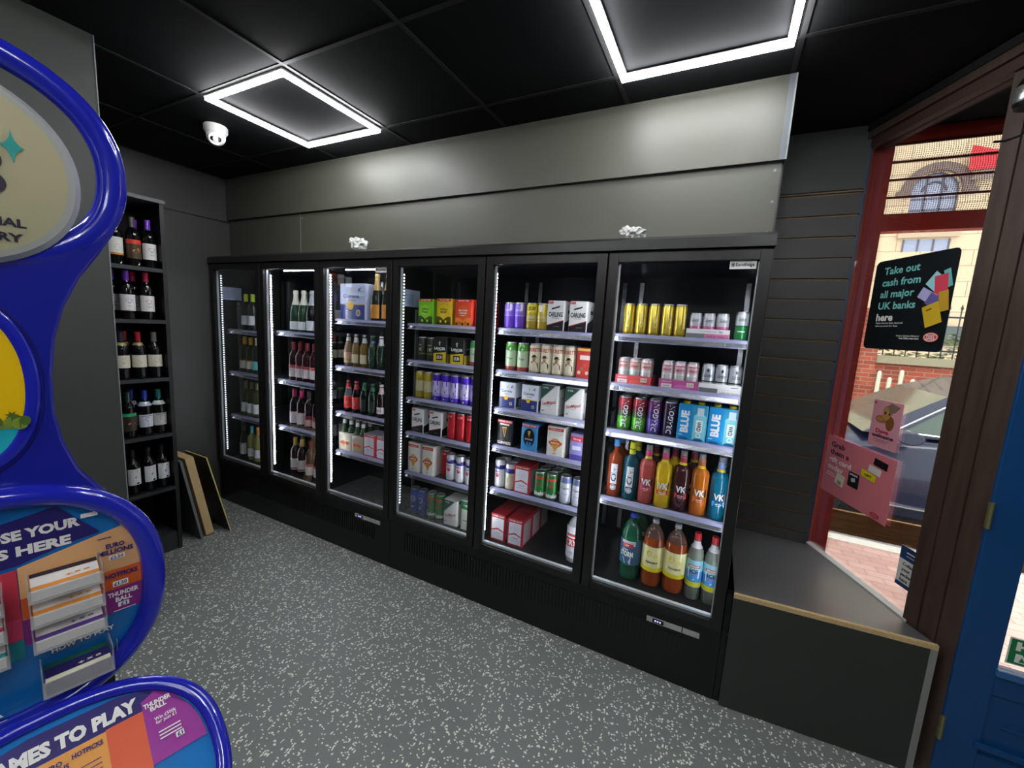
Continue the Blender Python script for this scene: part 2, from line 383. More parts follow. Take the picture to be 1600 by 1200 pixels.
# blue entrance door with a glazed upper panel
def front_door():
    blue = mat('0e457a', .35, name='blue_gloss_paint', spec=.55)
    y0, y1 = .034, .080; x0, x1 = 4.640, 5.54
    root = bpy.data.objects.new('door_1', None); COL.objects.link(root); root['kind'] = 'structure'
    m = MB()
    m.box(x0, x0+.105, y0, y1, .01, 2.05, blue); m.box(x1-.105, x1, y0, y1, .01, 2.05, blue)
    m.box(x0+.105, x1-.105, y0, y1, .01, .20, blue); m.box(x0+.105, x1-.105, y0, y1, .44, .535, blue); m.box(x0+.105, x1-.105, y0, y1, 1.93, 2.05, blue)
    m.box(x0+.10, x1-.10, y0+.012, y1-.01, .19, .45, blue)
    m.build('door_leaf', root, smooth=0, bevel=.002)
    m = MB()
    m.box(x0+.09, x1-.09, y0-.012, y0, .225, .245, blue); m.box(x0+.10, x1-.09, y0-.016, y0, .520, .545, mat('35669c', .35, name='worn_blue_bead'))
    m.box(x0+.14, x1-.14, y0-.004, y0, .325, .331, blue)
    m.build('moulding', root, smooth=0, bevel=.003)
    m = MB(); m.box(x0+.105, x1-.105, .054, .060, .535, 1.93, M_glasswin); m.build('glass', root, smooth=0)
    for z in (1.085, .255, 1.80):
        m = MB(); br = mat('8d8a60', .4, metal=.7, name='brass_hinge')
        m.box(x0-.008, x0+.006, y0-.006, y0+.001, z-.045, z+.045, br)
        m.lathe([(.006, z-.047, br), (.006, z-.015, br), (.005, z-.0145, br), (.005, z-.0135, br), (.006, z-.013, br), (.006, z+.047, br)], 12, x0-.001, y0-.008)
        m.build('hinge', root)
    b = MB(); b.box(4.636, 5.60, .04, .10, 2.06, CZ-.001, M_brown); b.box(5.545, 5.9, .04, .1, 0, 2.06, M_brown); struct(b, 'wall_entrance', smooth=0)
    s = MB(); a = Art(s, lambda p, q, d: (4.765+p, .0505-d, .565+q), .0004)
    g = mat('1d7d45', .5, name='green_print'); w = mat('f2f4ee', .5, name='white_print')
    s.box(4.765, 4.865, .0505, .0518, .565, .665, w)
    a.rect(.004, .096, .004, .096, g); a.rect(.018, .03, .055, .088, w); a.rect(.018, .05, .067, .075, w); a.rect(.04, .05, .055, .088, w)
    a.poly([(.02, .012), (.05, .012), (.05, .022), (.036, .044), (.02, .044)], w); a.poly([(.03, .016), (.046, .016), (.036, .034)], g)
    a.rect(.062, .09, .012, .088, w)
    tag(s.build('window_sticker', smooth=0), 'green and white square sticker on the glass of the blue door', 'sticker')
front_door()

# boxed window ledge
def ledge():
    t = thing('window_ledge', 'low charcoal boxed ledge with raw chipboard edge below the splayed window', 'ledge', (3.925, 0, 0))
    fn = lambda a, c, z: (a-3.925, c, z)
    m = MB(); m.prism([(3.927, .016), (4.585, .078), (4.60, .078), (4.53, .20), (4.30, .733), (3.927, .733)], fn, .525, .541, mat('77787a', .34, metal=.45, name='grey_satin_board', spec=.8)); m.build('top_panel', t, smooth=0)
    m = MB(); m.prism([(3.925, 0), (4.603, .062), (4.602, .077), (3.926, .0155)], fn, .5265, .545, M_chip); m.build('raw_edge', t, smooth=0)['label'] = 'raw chipboard edge'
    m = MB(); m.prism([(3.925, 0), (4.580, .060), (4.579, .076), (3.925, .0155)], fn, 0.001, .526, mat('333632', .45, name='dark_front_board')); m.build('front_panel', t, smooth=0)
    m = MB(); m.prism([(4.581, .060), (4.603, .062), (4.6015, .10), (4.580, .10)], fn, 0.001, .526, mat('8b8c86', .5, name='grey_corner_strip')); m.build('corner_strip', t, smooth=0)['label'] = 'pale grey corner strip'
ledge()
b = MB(); b.box(3.9015, 3.9235, .02, .06, .001, .525, M_black); struct(b, 'gap_shade_strip', smooth=0)  # black strip added as the shade in the gap between fridge and ledge

# ceiling light frames
def lamp_frame(label, x0, y0, group='square frame ceiling lights', w=.605, dd=.585):
    t = thing('ceiling_light', label, 'light', (x0+w/2, y0+dd/2, CZ-.006), group)
    fr, df = MB(), MB(); e = .025; A, B = w/2, dd/2
    def ringbox(m, a, c, e, z0, z1, mt):
        m.box(-a, a, -c, -c+e, z0, z1, mt); m.box(-a, a, c-e, c, z0, z1, mt); m.box(-a, -a+e, -c+e, c-e, z0, z1, mt); m.box(a-e, a, -c+e, c-e, z0, z1, mt)
    ringbox(fr, A, B, e, -.008, 0, M_white); ringbox(df, A-.003, B-.003, e-.006, -.022, -.009, M_lamp)
    fr.build('frame', t, smooth=0); df.build('diffuser', t, smooth=0)
lamp_frame('glowing square ceiling light frame near the security camera', 1.325, -.668)
lamp_frame('brightest square ceiling light frame, cut by the top of the photo', 3.26, -.655)
for i, (x, y) in enumerate(((1.97, -2.46), (3.905, -2.46), (4.55, -3.66), (2.615, -3.66))):
    lamp_frame('square ceiling light frame behind the viewer, %s' % ('near the partition', 'near the right wall', 'in the far right corner', 'at the back wall')[i], x, y)

# security camera
def cctv():
    t = thing('security_camera', 'white dome security camera on the black ceiling', 'camera', (.99, -.44, CZ-.001))
    m = MB(); m.lathe([(.056, 0, M_white), (.06, -.006, M_white), (.06, -.03, M_white), (.053, -.042, M_white), (.047, -.046, M_white)], 32); m.build('base', t)
    m = MB(); prof = [(.001, -.105, M_white)]
    for i in range(1, 13):
        th = PI*i/16; prof.append((.048*math.sin(th), -.057-.048*math.cos(th), M_white))
    m.lathe(prof, 32); m.build('ball', t)
    m = MB(); k = mat('141416', .15, name='lens_black'); dirv = Vector((.72, -.42, -.55)).normalized(); u = dirv.cross(Vector((0, 0, 1))).normalized(); v = u.cross(dirv)
    c = Vector((0, 0, -.057))
    def puck(m, off, r, d0, d1, mt):
        pts = [(off[0]+r*math.cos(2*PI*i/20), off[1]+r*math.sin(2*PI*i/20)) for i in range(20)]
        m.prism(pts, lambda a, e, t: tuple(c+u*a+v*e+dirv*t), d0, d1, mt)
    puck(m, (0, 0), .034, .030, .043, M_white); puck(m, (-.015, 0), .0125, .040, .0455, k); puck(m, (.015, 0), .0115, .040, .0455, k)
    puck(m, (-.015, 0), .006, .045, .0465, mat('6f7378', .2)); m.build('lens_face', t, smooth=30)
cctv()

# spotlight clamped at the head of the brown post
def spot():
    t = thing('spotlight', 'silver and black spotlight fixed near the top of the brown post', 'light', (4.535, .055, 2.44))
    m = MB(); s = mat('9c9f9a', .25, metal=.8, name='silver_shell')
    m.lathe([(.004, .06, M_black), (.03, .056, M_black), (.042, .03, s), (.044, -.01, s), (.042, -.018, M_black), (.036, -.03, M_black), (.034, -.031, M_black)], 24); m.build('lamp_head', t)
    m = MB(); m.tube([(0, 0, .05), (.02, .03, .085), (.04, .06, .09)], .007, M_black); m.build('bracket', t)
    m = MB(); m.tube([(.01, 0, -.03), (.02, .0, -.075), (-.005, .01, -.11), (-.03, .03, -.115), (-.04, .07, -.10)], .004, M_black); m.build('cable', t)
spot()

# ------------------------------------------------------------------ wine rack on the left wall
XR = .61
SHZ = [1.860, 1.546, 1.182, .816, .449]
def winerack():
    k = mat('1b1c1d', .5, name='black_shelf_board'); kf = mat('2b2f31', .45, name='shelf_front_edge')
    t = thing('wine_rack', 'tall narrow black shelving unit of wine bottles on the left wall', 'shelving unit', (.3, -.81, 0))
    fx = lambda x: x-.3
    y0, y1 = -1.07, -.553
    m = MB()
    m.box(fx(.0), fx(.61), y1-.022+.81, y1+.81, 0, 2.25, k); m.build('side_panel', t, smooth=0)
    m = MB(); m.box(fx(.0), fx(.61), y0+.81, y0+.022+.81, 0, 2.25, k); m.build('side_panel', t, smooth=0)
    m = MB(); m.box(fx(.0), fx(.30), y0+.023+.81, y1-.023+.81, .12, 2.23, mat('0a0a0b', .6, name='black_back')); m.build('back_panel', t, smooth=0)
    m = MB(); m.box(fx(.0), fx(.618), y0+.81, y1+.006+.81, 2.251, 2.272, mat('4b4e4e', .45, name='grey_cap')); m.build('top_panel', t, smooth=0)
    m = MB(); m.box(fx(.301), fx(.603), y0+.023+.81, y1-.023+.81, 0.001, .125, kf); m.build('plinth', t, smooth=0)
    for z in SHZ:
        m = MB(); m.box(fx(.301), fx(.606), y0+.023+.81, y1-.023+.81, z-.02, z, k); m.box(fx(.6065), fx(.611), y0+.023+.81, y1-.023+.81, z-.022, z+.001, kf); m.build('shelf', t, smooth=0)
winerack()
# boards leaning on the end of the rack
def board(name, label, x0, x1, yb, yt, zt, th, mt, me, sub=None):
    # footprint along x, foot at yb on the floor, head leaning back to yt at height zt
    L = math.hypot(yt-yb, zt); v = Vector((0, yt-yb, zt))/L; n = Vector((0, v.z, -v.y))
    fn = lambda a, q, d: tuple(Vector((a, 0, 0))+v*q+n*d)
    m = MB(); m.prism([(0, 0), (x1-x0, 0), (x1-x0, L), (0, L)], fn, 0, th, mt, me)
    o = m.build(name, loc=(x0, yb, th*abs(n.z)+.0005), smooth=0); tag(o, label, 'board', 'offcuts leaning beside the wine rack'); return o
gg = mat('6e6f6f', .5, name='grey_board_edge')
board('wooden_board', 'grey edged board leaning against the wine rack, nearest the rack', .24, .60, -.435, -.540, .60, .016, M_lam2, gg)
board('wooden_board', 'thick tan chipboard plank leaning between grey board and black sheet', .27, .59, -.395, -.503, .60, .050, M_chip, M_chip)
board('wooden_board', 'thin black sheet with pale yellow edge, nearest the fridges', .36, .64, -.262, -.400, .60, .008, M_black, mat('c9b871', .5, name='yellow_ply_edge'))
# ------------------------------------------------------------------ fridges
P = .65
SHELF = [[1.478, 1.122, .748], [1.499, 1.124, .755], [1.617, 1.291, .962, .674],
         [1.617, 1.387, 1.146, .918, .651], [1.621, 1.387, 1.170, .948, .690], [1.628, 1.387, 1.153, .797]]
FLZ = .362
ORD = ['leftmost', 'second', 'third', 'fourth', 'fifth', 'rightmost']
def fridge(k):
    X0 = 3*P*k; x1 = 3*P
    t = thing('display_fridge', ('black three-door display fridge of wine and beer, against the left wall', 'black three-door display fridge of cans and alcopops, beside the slatted wall')[k], 'fridge', (X0, 0, 0), 'three-door display fridges')
    m = MB(); B = M_black
    m.box(.001, .022, .05, .72, .10, 2.0, B); m.box(x1-.022, x1-.001, .05, .72, .10, 2.0, B)
    m.box(.022, x1-.022, .66, .72, .10, 2.0, M_inner); m.box(.001, x1-.001, .05, .72, 2.0, 2.04, B)
    m.box(.022, x1-.022, .05, .66, 1.965, 2.0, M_inner)
    m.box(.022, x1-.022, .05, .66, .325, FLZ-.002, mat('1a1c1e', .3, name='dark_floor_panel'))
    m.box(.001, x1-.001, .03, .72, .10, .325, B)
    m.box(.001, x1-.001, .018, .05, .0, .342, B)
    for i in (1, 2): m.box(i*P-.012, i*P+.012, .055, .085, .342, 1.99, B)
    m.build('cabinet_body', t, smooth=0)
    m = MB(); m.prism([(-.012, 1.998), (-.012, 2.040), (.0, 2.052), (.15, 2.052), (.15, 1.998)], lambda a, z, x: (x, a, z), .001, x1-.001, M_canopy)
    m.box(.001, x1-.001, -.006, .0, 1.9985, 2.004, M_lamedge)
    m.build('canopy', t, smooth=0)
    # shelves
    for i in range(3):
        for z in SHELF[3*k+i]:
            m = MB(); a, c = i*P+.036, i*P+P-.036
            m.box(a, c, .125, .62, z-.012, z-.002, mat('55585c', .4, metal=.5, name='shelf_panel'))
            s = m.build('shelf', t, smooth=0)
            m = MB(); m.prism([(.098, z-.036), (.094, z-.030), (.106, z-.001), (.122, z+.003), (.1245, z-.003), (.112, z-.010), (.103, z-.036)], lambda y, zz, x: (x, y, zz), a, c, M_strip)
            m.prism([(.0925, z-.031), (.0985, z-.014), (.1, z-.0145), (.094, z-.0315)], lambda y, zz, x: (x, y, zz), a, c, M_chrome)
            m.build('price_strip', s, smooth=0)
        # uprights at the back
        m = MB()
        for xx in (i*P+.05, i*P+P-.05): m.box(xx-.012, xx+.012, .63, .659, .40, 1.93, M_chrome)
        m.build('shelf_rail', t, smooth=0)
    # led strips
    for i in range(3):
        for side in (0, 1):
            dim = (3*k+i) in (0, 3)
            xx = i*P+(.030 if side == 0 else P-.030)
            m = MB(); m.box(xx-.006, xx+.006, .058, .072, .42, 1.93, M_chrome)
            st = m.build('led_strip', t, smooth=0)
            m = MB(); z = .44; sx = 1 if side == 0 else -1
            while z < 1.91:
                m.box(min(xx+sx*.0061, xx+sx*.0075), max(xx+sx*.0061, xx+sx*.0075), .060, .069, z, z+.009, M_led_dim if dim and side == 0 else M_led); z += .019
            m.build('led', st, smooth=0)
        if 3*k+i in (1, 2):
            m = MB(); z = i*P+.14
            while z < i*P+P-.07: m.box(z, z+.006, .10, .108, 1.945, 1.951, M_led); z += .012
            m.build('led_strip', t, smooth=0)
    m = MB(); m.box(.0225, .0235, .08, .23, 1.72, 1.825, mat('b9c6e0', .4, name='pale_blue_sheet')); m.box(.0235, .0238, .09, .17, 1.735, 1.80, mat('a3b1d0', .4, name='blue_print'))
    m.build('rating_sheet', t, smooth=0)
    m = MB(); m.box(.0225, .030, .19, .215, .42, 1.705, mat('a8acb0', .3, metal=.5, name='perforated_rail'))
    z = .43
    while z < 1.69: m.box(.0301, .0304, .198, .207, z, z+.008, M_black); z += .018
    m.build('side_rail', t, smooth=0)
    # doors
    for i in range(3):
        g = 3*k+i; a, c = i*P+.004, i*P+P-.004; w = .043; z0, z1 = .345, 1.99
        m = MB()
        for (p, q) in ((a, a+w), (c-w, c)):
            m.prism([(p, z0), (q, z0), (q, z1), (p, z1)], lambda x, z, y: (x, y, z), .0, .046, M_frame)
        m.box(a+w, c-w, 0, .046, z0, z0+w-.002, M_frame); m.box(a+w, c-w, 0, .046, z1-w, z1, M_frame)
        d = m.build('door', t, smooth=0, bevel=.003)
        m = MB(); m.box(a+w-.004, c-w+.004, .018, .021, z0+w-.006, z1-w+.004, M_glassdoor); m.build('glass', d, smooth=0)
        m = MB(); sm = mat('d2d8d8', .3, metal=.2, name='glass_spacer')
        m.box(a+w, a+w+.007, .022, .036, z0+w, z1-w, sm); m.box(c-w-.004, c-w, .022, .036, z0+w, z1-w, sm); m.box(a+w, c-w, .022, .040, z0+w-.002, z0+w+.009, sm); m.box(a+w, c-w, .022, .036, z1-w-.003, z1-w, M_black)
        m.build('glass_edge', d, smooth=0)
        # corner caps
        if i == 2:
            m = MB(); bx = c-w-.010; m.box(bx-.095, bx, .0145, .0178, 1.915, 1.949, M_white)
            ar = Art(m, front(.0145)); kk = mat('1c1c1e', .5, name='black_ink')
            ar.ring(bx-.083, 1.932, .007, .009, .002, kk); ar.ell(bx-.083, 1.932, .0035, .005, kk); ar.text('Eurofridge', bx-.040, 1.932, .013, kk, w=.066, bold=.02)
            m.build('badge', d, smooth=0)['label'] = 'white maker badge'
    # control bar
    m = MB(); gx = mat('b0b2ac', .45, name='control_grey'); z = .286
    m.box(1.633, 1.79, .012, .0175, z-.013, z+.013, gx); m.box(1.794, 1.865, .012, .0175, z-.013, z+.013, gx)
    cp = m.build('control_panel', t, smooth=0, bevel=.001)
    m = MB(); m.box(1.66, 1.71, .0105, .012, z-.009, z+.010, mat('101018', .2, name='display_black'))
    a = Art(m, front(.0105)); bl = mat('a9a6ff', .5, emit=2.5, name='display_glow')
    for q in range(3): a.ell(1.673+q*.011, z+.001, .0035, .004, bl, 10)
    m.build('display', cp, smooth=0)
    # grille
    m = MB(); z0, z1 = .155, .280
    dk = mat('050505', .7, name='grille_gap'); fb = mat('161617', .4, name='grille_bar')
    n = int((1.80-.10)/.020)
    for q in range(n):
        xx = .12+q*.02
        m.box(xx, xx+.009, .0135, .0175, z0, z1-(.03 if 1.62 < xx < 1.88 else 0), fb)
    m.build('grille', t, smooth=0)
fridge(0); fridge(1)
# filler between the wall and the fridge
# crumpled clear plastic bags on the canopy
def crumple(label, x, sc):
    import bmesh
    rnd = random.Random(int(x*100)); bm = bmesh.new(); bmesh.ops.create_icosphere(bm, subdivisions=3, radius=1)
    for v in bm.verts:
        v.co *= rnd.uniform(.55, 1.05); v.co.x *= .075*sc; v.co.y *= .04; v.co.z = (v.co.z+.0)*.042*sc
        if v.co.x < -.03*sc: v.co.z += .012*sc
    zmin = min(v.co.z for v in bm.verts)
    for v in bm.verts: v.co.z -= zmin
    me = bpy.data.meshes.new('plastic_bag'); bm.to_mesh(me); bm.free(); me.materials.append(mat('d9dcd8', .25, trans=.25, name='clear_film', ior=1.2))
    o = place('plastic_bag', me, None, (x, .065, 2.0525)); tag(o, label, 'bag', 'crumpled clear plastic bags on the fridge canopy')
crumple('crumpled clear plastic bag on top of the left fridge', 1.60, 1.15)
crumple('crumpled clear plastic bag on top of the right fridge', 3.335, .85)
# ------------------------------------------------------------------ goods: one prototype of each kind
def ink(c, r=.35, me=0.0): return mat(c, r, metal=me, coat=.3)
K_ = '16161a'; Wt = 'f1f0ec'
M_tin = mat('c8cacc', .3, metal=.9, name='tin')
PROTO = {}
def reg(key, name, cat, desc, w, d, parts): PROTO[key] = dict(name=name, cat=cat, desc=desc, w=w, d=d, parts=parts)
def can(key, desc, r, h, bands, art=None, metal=.3):
    m = MB()
    pts = [(r*.80, 0), (r*.96, .006), (r, .014)]; top = h-.016
    cur = bands[0][1]; prof = [(r*.80, 0.0, M_tin), (r*.96, .006, ink(cur, .3, metal)), (r, .013, ink(cur, .3, metal))]
    for z, c in bands[1:]:
        prof.append((r, .013+z*(top-.013), ink(c, .3, metal)))
    cur = bands[-1][1]
    prof += [(r, top, ink(cur, .3, metal)), (r*.90, h-.006, M_tin), (r*.88, h-.0045, M_tin)]
    m.lathe(prof, 22)
    if art: art(Art(m, wrap(r), .0003), h, r)
    body = m.build('can_body', link=False)
    m = MB(); m.lathe([(r*.885, h-.0043, M_tin), (r*.90, h-.001, M_tin), (r*.885, h, M_tin), (r*.84, h, M_tin), (r*.83, h-.003, M_tin)], 22)
    m.box(-.004, .004, -.013, .007, h-.003, h-.0018, M_tin)
    lid = m.build('lid', link=False)
    reg(key, 'drink_can', 'can', desc, 2*r, 2*r, [('can_body', body), ('lid', lid)])
def glassm(c, tr, rough=.06): return mat(c, rough, trans=tr, coat=.3, ior=1.4)
SHAPES = {
 'wine': [(.030, 0), (.0375, .004), (.0375, .185), (.034, .202), (.022, .222), (.0145, .236), (.0138, .245)],
 'champ': [(.036, 0), (.043, .005), (.043, .125), (.040, .160), (.030, .200), (.020, .235), (.0155, .262)],
 'beer': [(.025, 0), (.0305, .004), (.0305, .125), (.028, .145), (.018, .172), (.0135, .196), (.0125, .215)],
 'spirit': [(.033, 0), (.0385, .004), (.0375, .10), (.0385, .195), (.034, .215), (.018, .228), (.0145, .240), (.0140, .262)],
 'pet': [(.038, 0), (.048, .012), (.0475, .030), (.051, .045), (.049, .08), (.0525, .088), (.0525, .223), (.051, .240), (.047, .262), (.038, .290), (.024, .312), (.0145, .325), (.0140, .333)],
 'ice': [(.031, 0), (.0365, .004), (.0365, .225), (.031, .252), (.0165, .278), (.0145, .292), (.0140, .300)]}
CAPZ = {'wine': (.236, .297, .0152), 'champ': (.205, .312, 0), 'beer': (.2155, .236, .0135), 'spirit': (.2625, .298, .0150), 'pet': (.3335, .354, .0155), 'ice': (.3005, .335, .0155)}
def bottle(key, name, desc, shape, gcol, tr, capc, label=None, extra=None, neck=None, sc=1.0, capmat=None, fill=None, clear='b9b2a6'):
    S = [(r*sc, z*sc) for r, z in SHAPES[shape]]; g = glassm(gcol, tr)
    gc = glassm(clear, .85)
    m = MB(); m.lathe([(r, z, gc if fill and z >= fill else g) for r, z in S], 24); body = m.build('bottle_body', link=False, smooth=60)
    parts = [('bottle_body', body)]
    z0, z1, cr = [v*sc for v in CAPZ[shape]]; cm = capmat or mat(capc, .35, coat=.4)
    m = MB()
    if shape == 'champ':
        m.lathe([(.0300*sc+.0006, z0, cm), (.0206*sc+.0006, .236*sc, cm), (.0165*sc, .264*sc, cm), (.0155*sc, .285*sc, cm), (.0185*sc, .288*sc, cm), (.0185*sc, .296*sc, cm), (.0165*sc, z1, cm), (.010*sc, z1+.002, cm)], 20)
    elif shape == 'beer':
        m.lathe([(cr, z0, cm), (cr*1.12, z0+.002, cm), (cr, z1-.012*sc, cm), (cr*.95, z1-.008*sc, cm)], 20)
    elif shape in ('spirit', 'ice', 'pet'):
        m.lathe([(cr*1.12, z0, cm), (cr*1.12, z0+.003, cm), (cr, z0+.0032, cm), (cr, z1-.002, cm), (cr*.88, z1, cm)], 20)
    else:
        m.lathe([(cr, z0, cm), (cr, z1-.02, cm), (cr*1.03, z1-.0195, cm), (cr*1.03, z1-.002, cm), (cr*.9, z1, cm)], 20)
    parts.append(('cap', m.build('cap', link=False)))
    def band(zz0, zz1, c, ang=PI, art=None, pname='label', rr=None, n=22, extra_r=.0005):
        R = rr or max(r for r, z in S)
        m = MB(); mt = c if not isinstance(c, str) else ink(c, .5)
        A = Art(m, wrap(R+extra_r), .0003); A.rect(-ang*R/1, ang*R/1, zz0, zz1, mt, n)
        if art: art(A, R)
        parts.append((pname, m.build(pname, link=False, fix=False)))
    if label: band(*[label[i] for i in range(3)], ang=label[3] if len(label) > 3 else 1.5, art=label[4] if len(label) > 4 else None)
    if neck:
        m = MB(); mt = ink(neck[2], .5)
        ps = [(r+.0007, z) for r, z in S]
        def rad(z):
            for (r0, a), (r1, b) in zip(ps, ps[1:]):
                if a <= z <= b: return r0+(r1-r0)*(z-a)/max(1e-9, b-a)
            return ps[-1][0]
        zs = [neck[0]+(neck[1]-neck[0])*i/6 for i in range(7)]
        m.lathe([(rad(z), z, mt) for z in zs], 22, caps=False)
        if len(neck) > 3: 
            a = Art(m, wrap(rad((neck[0]+neck[1])/2)), .0006); neck[3](a, (neck[0]+neck[1])/2)
        parts.append(('neck_label', m.build('neck_label', link=False)))
    R = max(r for r, z in S)
    reg(key, name, 'bottle', desc, 2*R+.001, 2*R+.001, parts)
def carton(key, desc, w, d, h, base, art=None, side=None, topc=None, name='drinks_carton', cat='pack', rnd=.008, extra=None):
    m = MB(); bm_ = ink(base, .5)
    pts = []
    for cx, cy, a0 in ((w/2-rnd, -d/2+rnd, -PI/2), (w/2-rnd, d/2-rnd, 0), (-w/2+rnd, d/2-rnd, PI/2), (-w/2+rnd, -d/2+rnd, PI)):
        for q in range(4): pts.append((cx+rnd*math.cos(a0+q*PI/6), cy+rnd*math.sin(a0+q*PI/6)))
    m.prism(pts, lambda x, y, z: (x, y, z), 0, h-.004, bm_); ins = [(x*.96, y*.96) for x, y in pts]
    n = len(pts); b = len(m.v); tm = ink(topc or base, .5)
    m.v += [(x, y, h-.004) for x, y in pts]+[(x, y, h) for x, y in ins]; k = m.mi(tm)
    for i in range(n): j = (i+1) % n; m.f.append((b+i, b+j, b+n+j, b+n+i)); m.m.append(k)
    m.f.append(tuple(b+n+i for i in range(n))); m.m.append(k)
    if art: art(Art(m, front(-d/2), .0004), w, h)
    if side: side(Art(m, lambda a, c, q: (w/2+q, a, c), .0004), d, h)
    parts = [('carton_body', m.build('carton_body', link=False))]
    if extra: parts += extra(w, d, h)
    reg(key, name, cat, desc, w, d, parts)

# --- labels
def heart(c):
    mt = ink(c)
    def f(A, R):
        z = .105
        A.ring(-.008, z+.006, .008, .008, .002, mt, .3, PI*1.1); A.ring(.008, z+.006, .008, .008, .002, mt, -.1, PI*.7)
        A.poly([(-.0165, z+.006), (-.0145, z+.006), (.001, z-.010), (-.001, z-.013)], mt); A.poly([(.0165, z+.006), (.0145, z+.006), (-.001, z-.010), (.001, z-.013)], mt)
        A.rect(-.010, .010, .078, .080, ink('8a8a8a')); A.rect(-.008, .008, .074, .0755, ink('9a9a9a'))
    return f
def script(c, c2='555555', z=.10):
    def f(A, R):
        mt = ink(c)
        A.rect(-.014, .012, z, z+.004, mt); A.rect(-.012, .014, z-.009, z-.005, mt); A.rect(-.008, .008, z-.020, z-.018, ink(c2)); A.rect(-.010, .010, z+.012, z+.013, ink(c2))
    return f
def stripe(c, zb, zt, w=.05):
    def f(A, R): A.rect(-w, w, zb, zt, ink(c), 12); script('444444')(A, R)
    return f
def swoosh(c, c2):
    def f(A, R):
        A.ring(0, .105, .010, .013, .003, ink(c), .5, 5.2); A.rect(-.012, .012, .078, .081, ink(c2)); A.rect(-.03, .03, .124, .128, ink(c), 8)
    return f
WB_ = 'wine_bottle'
bottle('wLime', WB_, 'white wine bottle with lime-green cap', 'wine', '141f14', .1, 'b9d12c', (.045, .120, 'dcdfe0', 1.3, script('666677')))
bottle('wYel', WB_, 'white wine bottle with yellow cap', 'wine', '26280f', .15, 'f0b416', (.035, .105, 'e6e2d2', 1.3, stripe('d9a83c', .096, .105)))
bottle('wTeal', WB_, 'white wine bottle with teal label', 'wine', '27331f', .2, 'd8d2b0', (.035, .105, '66c1c0', 1.3, script('ffffff')))
bottle('wGreen', WB_, 'green wine bottle with white label', 'wine', '47491c', .35, '5c5a24', (.035, .115, 'dfe2e2', 1.3, script('777777')))
bottle('wRedW', WB_, 'dark wine bottle with white label', 'wine', '160e10', .05, '241a1c', (.035, .135, 'd9d6da', 1.3, swoosh('6b4a55', '888888')))
bottle('wTealCap', WB_, 'pale wine bottle with turquoise cap', 'wine', 'a5a35b', .4, '17a9ba', (.035, .105, 'd6e3d8', 1.3, swoosh('6aa36b', '4b8fb0')))
bottle('wOrgCap', WB_, 'pale wine bottle with orange cap', 'wine', 'a5a35b', .4, 'e0a04c', (.035, .105, 'dfe3ea', 1.3, script('5580b0')))
bottle('champW', 'sparkling_wine_bottle', 'green sparkling wine bottle with white foil', 'champ', '31533c', .25, 'dfe0cc', (.020, .080, 'e3e6e6', 1.2, script('8d8d7d', z=.05)))
bottle('champD', 'sparkling_wine_bottle', 'black sparkling wine bottle with silver foil', 'champ', '0c1010', .05, 'b9bcc2', (.020, .090, 'dfe3ea', 1.2, script('777788', z=.05)))
bottle('champG', 'sparkling_wine_bottle', 'dark sparkling wine bottle with gold label', 'champ', '1a2113', .1, 'a5894a', (.020, .110, 'c8872c', 1.2, script('3a2a10', z=.06)))
bottle('champGr', 'sparkling_wine_bottle', 'green glass bottle pushed back', 'champ', '1f6a44', .35, '224434', (.020, .080, '6b8f86', 1.2))
bottle('rose', WB_, 'rose wine bottle with dark red cap', 'wine', '3a1216', .15, '8c2430', (.030, .120, 'd8d0cf', 1.4, stripe('b0504f', .098, .120)))
bottle('wMag', WB_, 'red wine bottle with magenta cap', 'wine', '1c0e12', .05, 'c2286a', (.030, .120, 'dfd9da', 1.4, swoosh('c2385a', '999999')))
bottle('wDk', WB_, 'red wine bottle with plain dark cap', 'wine', '1d0d10', .08, '2a1a1c', (.030, .110, 'b98f8e', 1.4, stripe('7d2c35', .080, .110)))
bottle('wGoldC', WB_, 'red wine bottle with gold cap', 'wine', '2a1216', .1, 'c69a44', (.040, .130, 'd9d3cf', 1.4, stripe('7d2c45', .046, .056)))
bottle('wPale', WB_, 'pale green wine bottle pushed back', 'wine', '74783c', .4, '5c8c4a', (.040, .120, 'b9c29a', 1.4))
M_crown = mat('b8b9bb', .3, metal=.8)
def emb(bg, fg, tx=None, shape='ell'):
    def f(A, R):
        if shape == 'ell': A.ell(0, .075, .019, .026, ink(bg), 24)
        else: A.poly([(-.024, .078), (0, .11), (.024, .078), (0, .042)], ink(bg))
        if tx: A.text(tx, 0, .076, .011, ink(fg), w=.036, bold=.03)
        else: A.rect(-.012, .012, .070, .080, ink(fg)); A.rect(-.009, .009, .060, .063, ink(fg))
    return f
BB = 'beer_bottle'
bottle('bClear', BB, 'pale golden beer bottle', 'beer', 'a88a48', .55, 'c8c8c8', (.03, .09, 'cfc5a2', 1.2, script('a05a3a', z=.06)), neck=(.172, .205, 'c9cac6'), capmat=M_crown)
bottle('bPink', BB, 'clear beer bottle with pink label', 'beer', 'b09a78', .5, 'c8c8c8', (.025, .10, 'cf9c8c', 1.3, stripe('8fa84a', .04, .055)), neck=(.18, .205, 'd5d2cc'), capmat=M_crown)
bottle('bGreen', BB, 'green beer bottle with diamond label', 'beer', '12381f', .25, '2e7d3b', None, neck=(.178, .19, '3f6db0'))
def add_emblem(key, fn, R=.0305):
    m = MB(); A = Art(m, wrap(R+.0004), .0003); fn(A, R); PROTO[key]['parts'].append(('label', m.build('label', link=False, fix=False)))
add_emblem('bGreen', emb('e8ebee', '7d92b5', None, 'dia'))
bottle('bWhiteN', BB, 'dark green beer bottle with white neck', 'beer', '13331d', .25, 'e4e4e0', None, neck=(.165, .21, 'dcdfe0'))
